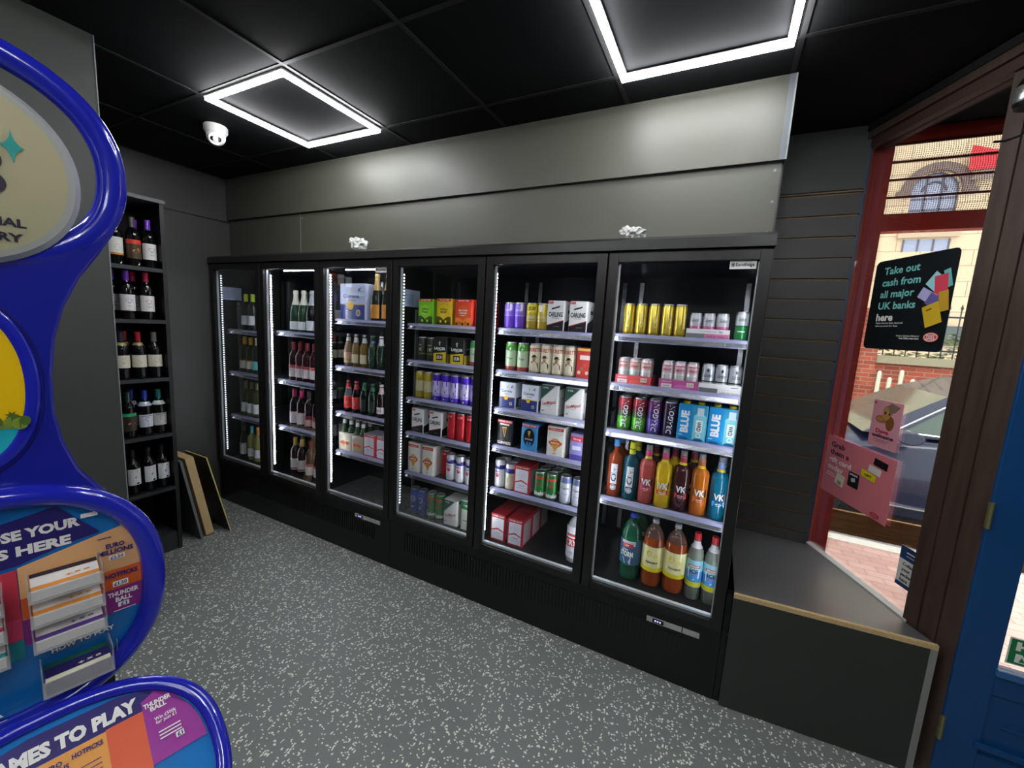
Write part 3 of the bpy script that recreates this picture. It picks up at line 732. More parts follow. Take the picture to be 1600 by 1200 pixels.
add_emblem('bWhiteN', emb('f2f2f2', 'c0392b', None, 'dia'))
bottle('bRed', BB, 'dark beer bottle with red label', 'beer', '23100c', .1, 'b92a26', (.03, .115, 'd3342c', 1.4, emb('d3342c', 'f3e9dc')), neck=(.17, .205, 'b8302c'))
bottle('bDkG', BB, 'dark green beer bottle with script label', 'beer', '0b2a18', .2, '1e7c3a', (.03, .105, '1b2a24', 1.2, script('cfd6d2', 'cfd6d2', z=.07)), neck=(.175, .205, '17703a'))
bottle('bBrown', BB, 'brown bottle with pale pink neck', 'beer', '1f0f0d', .1, 'dcd6d4', (.03, .075, 'cfc9cc', 1.3, lambda A, R: A.text('SKI', 0, .052, .016, ink('a12a2e'), w=.034, bold=.03)), neck=(.165, .21, 'c9b1ae'))

def a_corona(A, w, h):
    A.rect(-w/2+.004, w/2-.004, h*.0+.004, h*.42, ink('2b3a78')); A.rect(-w/2+.004, w/2-.004, h*.42, h*.445, ink('d9a520'))
    A.text('Corona', -w*.04, h*.66, h*.10, ink('39497f'), w=w*.62, bold=.02); A.text('Extra', 0, h*.55, h*.055, ink('5a688f'), w=w*.28)
    A.ell(-w*.06, h*.40, w*.12, w*.12, ink('e9b52a')); A.ell(w*.24, h*.20, w*.09, w*.09, ink('d8c3a4')); A.ell(w*.24, h*.20, w*.06, w*.06, ink('8a6f8a')); A.text('£', w*.3, h*.84, h*.10, ink('3a4668'), w=w*.16)
    A.ell(0, h*.82, w*.035, h*.05, ink('e1cf8a'))
carton('coronaBig', 'large pale blue and navy beer carton', .25, .16, .245, 'c4cdea', a_corona, topc='d4dae8')
carton('corona4', 'white and navy four-can carton', .104, .13, .155, 'dfe5ee', a_corona, side=lambda A, w, h: (A.rect(-w/2+.01, w/2-.01, .01, h*.42, ink('2a3157')), A.rect(-.02, .02, h*.1, h*.35, ink('c9c9c9'))), topc='4a4d58')
def a_shield(tri):
    def f(A, w, h):
        A.ell(0, h*.44, w*.30, h*.14, ink('cf4b2e')); A.poly([(-w*.24, h*.42), (w*.24, h*.42), (0, h*.14)], ink('e2a13a')); A.rect(-w*.36, w*.36, h*.40, h*.50, ink('d65a3f'))
        A.ell(0, h*.56, w*.16, h*.05, ink('d8a23e'))
        if tri: A.rect(-w/2+.008, w/2-.008, h*.86, h*.95, ink('d1382c'))
    return f
def carrier_extra(w, d, h):
    parts = []
    for i, x in enumerate((-w*.26, w*.26)):
        for yy in (-d*.24, d*.24):
            m = MB(); g = glassm('5b7a5a', .4)
            m.lathe([(.026, h*.9, g), (.024, h*1.1, g), (.016, h*1.35, g), (.0125, h*1.62, g)], 16)
            for j in range(len(m.v)): a = m.v[j]; m.v[j] = (a[0]+x, a[1]+yy, a[2])
            parts.append(('bottle_neck', m.build('bottle_neck', link=False)))
            m = MB(); c = ink('e6e6e2'); m.lathe([(.0142, h*1.50, c), (.0145, h*1.70, c), (.0125, h*1.73, c)], 16)
            for j in range(len(m.v)): a = m.v[j]; m.v[j] = (a[0]+x, a[1]+yy, a[2])
            parts.append(('bottle_cap', m.build('bottle_cap', link=False)))
    return parts
carton('carrierA', 'cream bottle carrier with shield emblem', .126, .125, .13, 'e6ddc6', a_shield(False), name='bottle_carrier', extra=carrier_extra)
carton('carrierB', 'brownish bottle carrier with shield emblem', .112, .125, .125, 'b9ab9a', a_shield(False), name='bottle_carrier', extra=carrier_extra)
def a_bud(A, w, h):
    A.rect(-w/2+.004, w/2-.004, h*.88, h-.004, ink('c22430')); A.text('4 FOR £5.99', 0, h*.93, h*.045, ink(Wt), w=w*.8, bold=.03)
    A.rect(-w*.40, w*.40, h*.06, h*.86, ink('dfe0e6')); A.ring(0, h*.64, w*.24, h*.17, .003, ink('b9bcc8')); A.ell(0, h*.64, w*.16, h*.11, ink('cfd2dc'))
    A.poly([(-w*.40, h*.40), (0, h*.50), (w*.40, h*.40), (w*.40, h*.36), (0, h*.44), (-w*.40, h*.36)], ink('c9303c')); A.rect(-w*.22, w*.22, h*.28, h*.31, ink('9aa7c9')); A.rect(-w*.26, w*.26, h*.20, h*.22, ink('b3b9cf'))
carton('bud4', 'red and white four-can carton', .10, .13, .165, 'b5222e', a_bud, side=lambda A, w, h: A.rect(-w*.4, w*.4, h*.06, h*.86, ink('cdbfc4')), topc='a01d29')
carton('budD3', 'white and red can carton with grey emblem', .108, .13, .16, 'c9303c', a_bud, topc='c8c8d0')
def a_fruit(c1, c2, t):
    def f(A, w, h):
        A.rect(-w/2+.004, w/2-.004, h*.90, h-.002, ink('cf2a2e')); A.text('£5.89 PM', 0, h*.95, h*.045, ink(Wt), w=w*.6, bold=.02)
        A.rect(-w/2+.004, w/2-.004, h*.02, h*.33, ink(c2)); A.ell(0, h*.52, w*.34, h*.26, ink(c1)); A.poly([(-w*.3, h*.45), (w*.3, h*.45), (0, h*.2)], ink(c1))
        if t: A.text(t[0], 0, h*.60, h*.06, ink(K_ if c1 != 'e05a28' else Wt), w=w*.5, bold=.02); A.text(t[1], 0, h*.50, h*.07, ink(K_ if c1 != 'e05a28' else Wt), w=w*.42, bold=.02)
        for q in range(5): A.ell(-w*.35+q*w*.17, h*(.10+.05*(q % 2)), w*.07, h*.05, ink(c1 if q % 2 else '2c3a18'))
        A.rect(-w*.12, w*.12, h*.40, h*.42, ink(Wt))
    return f
carton('fGreen', 'bright green fruit cider carton', .118, .13, .155, '77c41e', a_fruit('8fd62c', '3c5a1c', ('APPLE', 'Pear')))
carton('fYellow', 'yellow fruit cider carton', .112, .13, .160, 'd9b617', a_fruit('e8c81e', '5a521c', ('TROPICAL', 'FRUIT')), side=lambda A, w, h: A.rect(-w*.4, w*.4, h*.05, h*.6, ink('c9a41c')))
carton('fOrange', 'orange blood-orange cider carton', .122, .13, .158, 'e2452a', a_fruit('e05a28', 'e58a2e', ('BLOOD', 'ORANGE')))
carton('fRed', 'red cider carton half hidden', .09, .13, .155, 'cf3636', a_fruit('e05a28', 'c93636', None))
def a_lancer(A, w, h):
    A.rect(-w/2+.003, w/2-.003, h*.02, h*.36, ink('cfb62a')); A.poly([(-w/2+.003, h*.36), (w/2-.003, h*.36), (w/2-.003, h*.44)], ink('cfb62a'))
    A.text('LANCER', 0, h*.56, h*.10, ink('ecebe4'), w=w*.84, bold=.035); A.rect(-w*.14, w*.14, h*.475, h*.495, ink('bdbdb5'))
    A.ring(0, h*.76, w*.07, h*.07, .003, ink('e3e1d4'), .3, 5); A.rect(-w*.01, w*.02, h*.66, h*.80, ink('e3e1d4'))
    A.rect(-w*.24, w*.24, h*.12, h*.34, ink(K_)); A.text('£3.30', 0, h*.23, h*.12, ink(Wt), w=w*.38, bold=.03)
carton('lancer4', 'black and yellow four-can carton', .098, .13, .160, '1b1d1c', a_lancer, side=lambda A, w, h: (A.rect(-w*.45, w*.45, h*.02, h*.36, ink('b8a028')), A.text('LANCER', 0, h*.6, h*.06, ink('d8d8d0'), w=w*.6)), topc='3a3d3b')
def a_carling(A, w, h):
    A.poly([(-w/2+.003, .004), (w/2-.003, .004), (w/2-.003, h*.36), (-w/2+.003, h*.18)], ink('1d1c20')); A.poly([(-w/2+.003, h*.18), (w/2-.003, h*.36), (w/2-.003, h*.385), (-w/2+.003, h*.205)], ink('c03434'))
    A.text('CARLING', 0, h*.56, h*.15, ink('1d1d20'), w=w*.80, bold=.03); A.poly([(-w*.26, h*.70), (w*.20, h*.78), (w*.24, h*.84), (-w*.22, h*.76)], ink('26262a'))
    A.rect(-w*.5+.003, -w*.16, h*.90, h-.003, ink('c93434')); A.text('£5.75', -w*.33, h*.95, h*.05, ink(Wt), w=w*.2); A.rect(-w*.2, w*.2, h*.43, h*.445, ink('777777')); A.rect(-w*.06, w*.26, h*.15, h*.17, ink('77777c'))
carton('carling', 'white and black four-can carton', .098, .13, .160, 'e6e6e4', a_carling, side=lambda A, w, h: (A.poly([(-w*.45, .004), (w*.45, .004), (w*.45, h*.5), (-w*.45, h*.3)], ink('222228')), A.rect(-w*.1, w*.3, h*.6, h*.72, ink('2a2a30'))))
def a_sanmig(A, w, h):
    A.poly([(-w/2+.003, h*.50), (-w/2+.003, h-.003), (w*.30, h-.003)], ink('35564a')); A.poly([(-w/2+.003, h*.47), (-w/2+.003, h*.50), (w*.30, h-.003), (w*.36, h-.003)], ink('c8c8c8'))
    A.text('4 FOR', -w*.22, h*.90, h*.06, ink(Wt), w=w*.3); A.text('SanMiguel', 0, h*.42, h*.11, ink('b8333a'), w=w*.78, rot=.22, shear=.25, bold=.012); A.rect(-w*.14, w*.10, h*.30, h*.315, ink('999999')); A.rect(-w*.4, -w*.25, h*.12, h*.16, ink('8a9a96'))
carton('sanmig', 'white carton with slanted green corner', .102, .13, .165, 'e2e3df', a_sanmig, side=lambda A, w, h: (A.text('San', 0, h*.55, h*.10, ink('9a5a5c'), w=w*.3, rot=.2), A.rect(-w*.4, w*.4, h*.86, h*.97, ink('53685f'))))
def a_amstel(A, w, h):
    a_shield(True)(A, w, h); A.text('4 FOR £6.49', 0, h*.905, h*.04, ink(Wt), w=w*.6, bold=.02); A.text('AMSTEL', 0, h*.45, h*.05, ink(Wt), w=w*.5, bold=.03)
    A.ell(-w*.32, h*.76, w*.06, w*.06, ink('e8d9d4')); A.ell(w*.32, h*.76, w*.06, w*.06, ink('e8d9d4')); A.ell(0, h*.10, w*.10, h*.03, ink('b9b9b4'))
carton('amstel', 'cream carton with red and gold shield', .100, .13, .195, 'e9e6dc', a_amstel, side=lambda A, w, h: A.rect(-w*.05, w*.0, h*.1, h*.9, ink('d8d8d4')), rnd=.014)
carton('amstelS', 'cream carton with shield emblem', .104, .13, .165, 'e9e6dc', a_amstel, rnd=.012)
def a_guin(A, w, h):
    A.rect(-w/2+.003, w/2-.003, h*.88, h-.002, ink('c8303a')); A.text('4 FOR £6.50', 0, h*.94, h*.05, ink(Wt), w=w*.84, bold=.03)
    g = ink('c9a24c'); A.rect(-w*.26, w*.26, h*.30, h*.80, ink('26241f')); A.poly([(-w*.16, h*.72), (w*.14, h*.74), (w*.02, h*.34)], g); A.poly([(-w*.10, h*.68), (w*.08, h*.69), (w*.02, h*.44)], ink('26241f')); A.rect(-w*.02, w*.0, h*.42, h*.70, g)
    A.rect(-w*.30, w*.30, h*.80, h*.86, ink('d8d3bd')); A.text('GUINNESS', 0, h*.14, h*.10, ink('e6e2d6'), w=w*.88, bold=.02)
carton('guin', 'black four-can carton with gold harp', .100, .13, .155, '141315', a_guin)
def a_guin0(A, w, h):
    A.rect(-w/2+.003, w/2-.003, h*.88, h-.002, ink('c8303a')); A.text('4 FOR £5.50', 0, h*.94, h*.05, ink(Wt), w=w*.84, bold=.03)
    A.ell(0, h*.5, w*.34, h*.34, ink('1a1c22')); g = ink('c9a24c'); A.poly([(-w*.10, h*.74), (w*.10, h*.75), (w*.01, h*.52)], g); A.text('GUINNESS', 0, h*.44, h*.055, ink('e6e2d6'), w=w*.46); A.text('0.0', 0, h*.26, h*.15, ink('3f9be8'), w=w*.3, bold=.04)
carton('guin0', 'bright blue and black four-can carton', .100, .13, .155, '3d95cf', a_guin0, side=lambda A, w, h: A.rect(-w*.45, w*.45, .01, h*.9, ink('1c2026')))
carton('purpleW', 'purple and white can carton', .080, .13, .145, '8f8ac2', lambda A, w, h: (A.rect(-w*.46, w*.46, h*.72, h*.9, ink('cc3b4a')), A.text('Strong', 0, h*.81, h*.08, ink(Wt), w=w*.5), A.rect(-w*.46, w*.46, h*.02, h*.22, ink('5a4aa0')), A.rect(-w*.3, w*.3, h*.4, h*.55, ink('d5d5e6'))))
carton('redD5', 'red and gold patterned can carton', .092, .13, .16, 'c03a34', lambda A, w, h: (A.rect(-w*.46, w*.46, h*.9, h*.98, ink('d9b25a')), A.rect(-w*.3, w*.3, h*.62, h*.76, ink('e0d0c8')), [A.ell(-w*.3+q*w*.15, h*(.2+.12*((q*7) % 3)), w*.09, h*.06, ink(('d8cbb8', '8a6a4a', 'b0583a')[q % 3])) for q in range(5)]))
carton('greenBx', 'white and green carton half hidden', .080, .13, .19, 'd5dccb', lambda A, w, h: (A.rect(-w*.46, w*.46, h*.70, h*.97, ink('2e7a4a')), A.text('Lager', 0, h*.85, h*.06, ink(Wt), w=w*.5), A.rect(-w*.3, w*.3, h*.3, h*.34, ink('9a9a88'))))

# --- cans
def t(s, z, hh, c, w=None, rot=0, bold=.02, shear=0):
    return lambda A, h, r: A.text(s, 0, z*h, hh, ink(c), w=w, rot=rot, bold=bold, shear=shear)
def many(*fs):
    def f(A, h, r):
        for q in fs: q(A, h, r)
    return f
can('dkGreen', 'dark green and gold slim can', .033, .150, [(0, '2a3226'), (.25, '6f6a3c'), (.32, '263026')], many(t('TK', .5, .022, 'b8b39a'), t('1964', .68, .010, 'a8a890')))
can('greenRed', 'pale green slim can', .032, .150, [(0, 'a63c44'), (.12, 'bfd2b4'), (.8, '3c9a4c')], many(t('cider', .5, .012, '3c7a4c')))
can('goldAiz', 'olive gold tall can', .0325, .172, [(0, 'a8973a'), (.25, 'cfc8a2'), (.72, 'b8a52c')], t('AIZ', .48, .020, 'a08f30', w=.09, rot=PI/2))
can('purpAiz', 'purple and white tall can', .0325, .172, [(0, '5630c2'), (.14, 'b6a8e8'), (.26, 'd4ccf0'), (.80, '4f22c0')], many(t('AIZ', .50, .036, '4f22b8', w=.085, rot=PI/2, bold=.02), t('D', .10, .010, 'd8d0f0'), t('20', .10, .008, 'd8d0f0')))
can('redWhite', 'red and white tall can', .0325, .172, [(0, 'c3232e')], many(lambda A, h, r: A.poly([(-.024, h*.48), (-.004, h*.72), (.024, h*.56), (.004, h*.30)], ink(Wt)), t('Crav', .5, .011, 'c3232e', w=.034, rot=.3), t('£1.35', .86, .010, Wt, w=.03)))
can('whiteBlue', 'white can with dark blue top', .0325, .168, [(0, 'e3e3e8'), (.72, '2f2f86'), (.9, 'd7d7e2')], many(t('1664', .8, .010, Wt), lambda A, h, r: A.ell(0, h*.45, .010, .012, ink('c9303c')), t('Blanc', .6, .010, '4a4a9a')))
can('blueCan', 'deep blue tall can', .0325, .170, [(0, '1a3e9c'), (.8, '2448b0')], many(lambda A, h, r: A.ring(0, h*.60, .018, .018, .003, ink('c8cfe6')), t('XXX', .60, .012, 'b03048', w=.02), t('lager', .30, .010, 'cfd6ee')))
def a_hein(A, h, r):
    A.rect(-.030, .030, h*.74, h*.84, ink('c7362c'), 8); A.star(0, h*.56, .017, ink('b2302a')); A.text('Heineken', 0, h*.20, .026, ink(Wt), w=.085, bold=.03)
can('hein', 'green tall can with red star', .0325, .172, [(0, '1f6b33'), (.05, '2a7f3a'), (.9, '2a7f3a')], a_hein)
can('heinS', 'green can with red star', .033, .150, [(0, '1f6b33'), (.05, '2a7f3a'), (.9, '2a7f3a')], a_hein)
can('purpD5', 'violet tall can', .031, .145, [(0, '7a55cf'), (.5, '8f72dc')], many(t('Strong', .72, .012, 'd8d0f6', w=.04), lambda A, h, r: A.rect(-.03, .03, h*.5, h*.52, ink('c8bcf0'), 6), lambda A, h, r: A.rect(.012, .026, h*.7, h*.95, ink(Wt), 3)))
def a_gold5(A, h, r): A.text('Thatch', 0, h*.4, .010, ink('8a7420'), w=.042)
can('goldD5', 'gold can with pale band', .0315, .145, [(0, 'b79c38'), (.3, 'd4c688'), (.55, 'cdb848')], many(a_gold5, lambda A, h, r: A.rect(-.03, .03, h*.66, h*.94, ink('efd92a'), 8), t('£5.00', .8, .020, '1c1c1c', w=.045, bold=.03, shear=.2)))
can('goldD5b', 'gold can with white ticket', .0315, .145, [(0, 'b79c38'), (.3, 'd4c688'), (.55, 'cdb848')], many(a_gold5, lambda A, h, r: A.rect(-.008, .010, h*.68, h*.92, ink(Wt), 3)))
can('greenD5', 'light green and white can', .0325, .160, [(0, 'b9504a'), (.10, 'c9ddba'), (.78, '6fae52')], many(t('Pear', .45, .013, '4a8a4a', w=.035), lambda A, h, r: A.ell(0, h*.78, .017, .016, ink('2f8c3e')), t('4', .78, .014, Wt)))
def a_mor(A, h, r):
    A.text('MORETTI', 0, h*.80, .020, ink('c43a34'), w=.075, bold=.03)
    k = ink('23302c'); A.poly([(-.022, h*.14), (.024, h*.14), (.022, h*.34), (.008, h*.42), (-.008, h*.42), (-.021, h*.32)], k); A.ell(0, h*.48, .0085, .012, ink('b98d6c')); A.ell(0, h*.55, .017, .0035, k); A.ell(0, h*.585, .010, .007, k); A.rect(-.004, .002, h*.40, h*.43, ink('b03a34')); A.ell(-.012, h*.38, .005, .007, ink('b0733c'))
can('moretti', 'cream can with man in hat', .0325, .162, [(0, 'd9cfae'), (.04, 'e3dabd')], a_mor, metal=.1)
can('whiteLog', 'white can with dark blue crest', .033, .155, [(0, 'c9cbd6'), (.3, 'd8dae2'), (.85, '6d7aa8')], many(t('Coors', .60, .014, '35406e', w=.044), lambda A, h, r: A.ring(0, h*.42, .020, .010, .0025, ink('35406e'), PI, 2*PI)))
can('whiteWill', 'white can with yellow figure', .0325, .155, [(0, 'd8d6bf'), (.7, '3b3f90'), (.92, 'd5d5da')], many(lambda A, h, r: A.ell(0, h*.42, .012, .020, ink('c6b878'))))
can('gold6', 'tall gold foil can', .0265, .150, [(0, 'c9ae38'), (.03, 'd9c04a')], many(t('Cider', .5, .014, 'efe0a0', w=.075, rot=PI/2)), metal=.75)
can('ginPink', 'silver and pink gin can', .0262, .113, [(0, 'b36a9a'), (.42, 'd8739f'), (.50, 'c4c6cc')], many(t('Gordons', .72, .016, '5c5f66', w=.032, shear=.3)), metal=.4)
can('ginGreen', 'silver and green gin can', .0262, .125, [(0, '2c8a4a'), (.50, '2a6a3c'), (.56, 'c8cccf')], many(t('Gordons', .75, .018, '4c5f56', w=.032, shear=.3), lambda A, h, r: A.rect(-.015, .015, h*.3, h*.34, ink('d8e8d8'), 4)), metal=.4)
def a_smir(c): return many(t('SMIRNOFF', .70, .011, c, w=.040, bold=.03), lambda A, h, r: A.rect(-.024, .024, h*.83, h*.86, ink(c), 6), lambda A, h, r: A.rect(-.012, .012, h*.46, h*.5, ink('9a9a9a')), lambda A, h, r: A.rect(-.012, .012, h*.38, h*.4, ink('9a9a9a')))
can('smirR', 'white can with orange-red print', .0262, .125, [(0, 'd3d3d2'), (.5, 'e4e4e2'), (.62, 'd9c6c0')], a_smir('c94a38'))
can('smirM', 'white can with crimson print', .0262, .125, [(0, 'd3d3d2'), (.5, 'e4e4e2'), (.62, 'd9c0c6')], a_smir('b8324a'))
can('ginDark', 'silver can with dark band', .0262, .125, [(0, 'b9bec0'), (.36, '26413c'), (.42, 'b9bec4')], many(t('Gordons', .62, .016, '4a5257', w=.034, shear=.3), lambda A, h, r: A.ell(.0, h*.80, .005, .008, ink('353540'))), metal=.5)
def a_dragon(A, h, r): A.text('DRAGON', 0, h*.50, .024, ink('ece8ee'), w=h*.80, rot=PI/2-.06, bold=.025, shear=.1)
can('dragG', 'green and red tall can', .0335, .170, [(0, '4da32c'), (.16, '5fb33a'), (.42, '46603a'), (.62, '7a2c36'), (.82, 'a8323c')], a_dragon)
can('dragP', 'purple tall can', .0335, .170, [(0, '5a3a9c'), (.22, '6a4ab0'), (.45, '4c2a72'), (.72, '6a2a6a')], a_dragon)
can('dragD', 'dark purple and black tall can', .0335, .170, [(0, '2c2148'), (.3, '241c36'), (.75, '38233c')], a_dragon)
def a_blue(A, w, h):
    A.rect(-w*.5+.003, -w*.02, .003, h-.003, ink('1d8fd0')); A.text('BLUE', -w*.26, h*.52, w*.26, ink('e8ecee'), w=h*.60, rot=PI/2, bold=.05); A.rect(-w*.44, -w*.30, h*.14, h*.17, ink('b8d8ea'))
    A.rect(w*.04, w*.46, h*.05, h*.70, ink('7fd0dc')); A.ell(w*.25, h*.70, w*.20, h*.07, ink('8ad6e0')); A.rect(w*.14, w*.36, h*.72, h*.93, ink('cfe3ec')); A.rect(w*.13, w*.36, h*.26, h*.60, ink('e8f3f4')); A.text('WKD', w*.245, h*.43, w*.13, ink('1c2a3a'), w=h*.26, rot=-PI/2, bold=.03); A.ring(w*.245, h*.18, w*.09, w*.09, .004, ink('e8f3f4')); A.ell(-w*.25, h*.0+.010, w*.16, .008, ink('12608f')); A.ell(w*.25, .010, w*.16, .008, ink('12608f'))
def neck_extra(w, d, h):
    out = []
    for x in (-w*.25, w*.25):
        for yy in (-d*.25, d*.25):
            m = MB(); c = ink('d8c62e'); m.lathe([(.015, h, c), (.0155, h+.010, c), (.012, h+.013, c)], 14)
            m.v = [(a+x, b+yy, z) for a, b, z in m.v]; out.append(('bottle_cap', m.build('bottle_cap', link=False)))
    return out
carton('bluePk', 'turquoise four-bottle pack', .126, .12, .172, '2f9cc4', a_blue, name='bottle_pack', extra=neck_extra, rnd=.005)
# --- door six bottles
def a_wkd(A, R): A.text('WKD', 0, .125, .024, ink('20242a'), w=.085, rot=-PI/2, bold=.04); A.ring(0, .052, .014, .014, .003, ink('e8eaf0')); A.ell(0, .052, .008, .008, ink('cfd4e4'))
bottle('wkdO', 'alcopop_bottle', 'orange-brown bottle with blue cap', 'spirit', 'a8481c', .35, '4a9be0', (.07, .175, 'd9dde2', .42, a_wkd))
bottle('wkdB', 'alcopop_bottle', 'deep teal bottle with yellow cap', 'spirit', '0d5f72', .4, 'd6d92c', (.07, .175, 'd9dde2', .42, a_wkd), neck=(.236, .258, 'd6d92c'))
def a_vk(c):
    def f(A, R):
        A.poly([(-.030, .135), (.030, .135), (.030, .098), (0, .088), (-.030, .098)], ink('1a181c')); A.text('VK', 0, .114, .030, ink('e6e6ea'), w=.046, bold=.03)
        A.poly([(-.028, .094), (0, .084), (.028, .094), (.028, .068), (0, .060), (-.028, .068)], ink(c)); A.rect(-.014, .014, .078, .081, ink('f3dfe2')); A.rect(-.010, .010, .071, .073, ink('f3dfe2'))
    return f
def vk(key, desc, liquid, tr, c, nc):
    bottle(key, 'alcopop_bottle', desc, 'spirit', liquid, tr, 'cfd2d4', None, neck=(.228, .240, 'e3cf2a'), fill=.238, capmat=mat('b9bfc4', .2, trans=.4))
    add_emblem(key, a_vk(c), .0385)
    m = MB(); m.lathe([(.0160, .2405, ink(nc)), (.0160, .272, ink(nc)), (.0154, .2725, ink(nc))], 18); PROTO[key]['parts'].append(('neck_wrap', m.build('neck_wrap', link=False)))
vk('vkPink', 'salmon pink bottle with black badge', 'c0564c', .25, 'd8368a', 'd0386c')
vk('vkYel', 'bright yellow bottle with black badge', 'e8c211', .25, 'c9285a', 'd0386c')
vk('vkDark', 'dark berry bottle with black badge', '4a1c22', .3, 'c9304a', 'b03040')
vk('vkOrg', 'orange bottle with black badge', 'd9781a', .3, 'd9682a', 'c8683a')
vk('vkBlue', 'turquoise blue bottle with black badge', '0f8ab0', .5, '2a8fd8', '7a9ad0')
def a_storm(A, R):
    A.rect(-.075, .075, .092, .22, ink('2a5a7c'), 16); A.rect(-.04, .03, .195, .22, ink('c8cfd8'), 8); A.rect(-.045, .020, .185, .206, ink('c23038'), 8); A.text('£4', -.01, .196, .011, ink(Wt)); A.poly([(.01, .095), (.045, .18), (.05, .17), (.02, .095)], ink('b03a3c')); A.poly([(-.02, .095), (-.03, .13), (.0, .11), (.012, .14), (.01, .095)], ink('b9c9d8'))
    A.text('STORM', -.012, .150, .026, ink('e8e6de'), w=.066, bold=.045); A.text('white', -.02, .173, .010, ink(Wt))
bottle('storm', 'cider_bottle', 'large green plastic cider bottle', 'pet', '1e7a55', .55, '2447c8', (.090, .221, '2a5a7c', 1.3, a_storm), sc=1.0, fill=.31, clear='4a9a7c')
def a_cider(A, R):
    A.rect(-.078, .078, .090, .112, ink('e0d31f'), 16); A.rect(-.078, .078, .112, .221, ink('e9e3a4'), 16); A.ell(-.012, .185, .013, .016, ink('e5cf3a')); A.ell(.020, .175, .012, .010, ink('e9dd72')); A.text('STRONGBOW', .004, .140, .011, ink('39372c'), w=.060, bold=.03); A.rect(-.02, .03, .126, .128, ink('8a8550'))
bottle('ciderO', 'cider_bottle', 'large amber cider bottle with yellow label', 'pet', 'c2571c', .45, 'd5d5d0', (.090, .221, 'e9e3a4', 1.4, a_cider), capmat=mat('c9ccd0', .2, trans=.5), fill=.26, clear='c9a48c')
def a_ice(A, R):
    A.rect(-.052, .052, .07, .095, ink('d8cf2c'), 14); A.rect(-.052, .052, .095, .15, ink('3f8fd0'), 14); A.rect(-.052, .052, .15, .20, ink('8fd0dc'), 14); A.rect(-.028, .028, .168, .182, ink('c43440'), 8); A.text('SMIRNOFF', 0, .175, .008, ink(Wt), w=.046, bold=.03)
    A.poly([(-.026, .167), (.026, .167), (.024, .118), (0, .104), (-.024, .118)], ink('eef0f2')); A.text('ICE', 0, .150, .019, ink('26282e'), w=.036, bold=.035); A.rect(-.012, .012, .130, .134, ink('d05a62'))
bottle('ice', 'alcopop_bottle', 'clear bottle with red cap and ice label', 'ice', 'b9c4b4', .6, 'c42c34', (.068, .205, '8fd0dc', 1.35, a_ice), neck=(.262, .295, 'e3e3e6'))
def a_ys(A, R): A.rect(-.05, .05, .10, .15, ink('c22f3c'), 12); A.text('CRYS', .004, .125, .034, ink(Wt), w=.075, bold=.03); A.ell(.0, .065, .012, .010, ink('b9bcc8')); A.rect(-.03, .02, .16, .175, ink('c9505a'), 6)
bottle('crys', 'cider_bottle', 'pale bottle with red lettered band', 'pet', 'c9cfd4', .3, 'd8d8d6', (.035, .215, 'dfe0e4', 1.4, a_ys), sc=.80)
# --- rack wines
bottle('rOrg', WB_, 'red wine bottle, white label with orange base', 'wine', '0b0a0c', .05, '1c1b1e', (.055, .155, 'dcd9d2', 1.3, stripe('d18a3a', .055, .066)), sc=.965)
bottle('rKan', WB_, 'wine bottle with red-banded picture label', 'wine', '0b0a0c', .05, '4a4340', (.045, .155, '4a3822', 1.3, lambda A, R: (A.rect(-.045, .045, .130, .155, ink('d8402c'), 10), A.ell(.004, .09, .018, .010, ink('a8743a')), A.ell(.014, .100, .006, .010, ink('a8743a')))), sc=.965)
bottle('rKanG', WB_, 'wine bottle with green-banded picture label', 'wine', '0b0a0c', .05, '1d3a30', (.045, .155, '3a3022', 1.3, lambda A, R: (A.rect(-.045, .045, .135, .155, ink('2ea864'), 10), A.ell(.004, .09, .018, .008, ink('b0643a')))), sc=.965)
bottle('rHeartP', WB_, 'wine bottle, blue heart label and purple cap', 'wine', '0b0a0c', .05, '6a30b4', (.050, .145, 'e2dedb', 1.3, heart('5a5aa8')), sc=.965)
bottle('rHeartR', WB_, 'wine bottle, red heart label and crimson cap', 'wine', '0b0a0c', .05, 'c2184c', (.050, .145, 'e2dedb', 1.3, heart('c03050')), sc=.965)
bottle('rHardB', WB_, 'wine bottle, cream label and black cap', 'wine', '0b0a0c', .05, '24262c', (.070, .145, 'ddd7c4', 1.4, script('3a3a3a', z=.118)), neck=(.205, .222, '9c8f5c'), sc=.965)
bottle('rHardR', WB_, 'wine bottle, cream label and red cap', 'wine', '0b0a0c', .05, 'a01c28', (.070, .145, 'ddd7c4', 1.4, script('3a3a3a', z=.118)), neck=(.205, .222, '9c8f5c'), sc=.965)
bottle('rHardG', WB_, 'wine bottle, cream label and grey cap', 'wine', '0b0a0c', .05, '6d7064', (.070, .145, 'ddd7c4', 1.4, script('3a3a3a', z=.118)), sc=.965)
bottle('rFoot', WB_, 'wine bottle, lilac-banded label and blue cap', 'wine', '0b0a0c', .05, '23389c', (.055, .135, 'd9dce6', 1.3, swoosh('7a76b8', '8888a0')), neck=(.190, .215, 'b9c0d6'), sc=.965)
bottle('rFootT', WB_, 'wine bottle, grey label and teal cap', 'wine', '0b0a0c', .05, '1c6a6c', (.055, .135, 'c9cac4', 1.3, swoosh('6c7a7c', '8888a0')), neck=(.190, .215, 'c9d2cc'), sc=.965)
def a_v(c):
    def f(A, R): A.poly([(-.016, .155), (-.012, .155), (.004, .105), (-.002, .108)], ink('5a5a5c')); A.poly([(.016, .155), (.012, .155), (-.002, .108), (.004, .105)], ink(c)); A.ell(.012, .072, .008, .006, ink('222222')); A.rect(-.014, .008, .092, .094, ink('8a9a7a'))
    return f
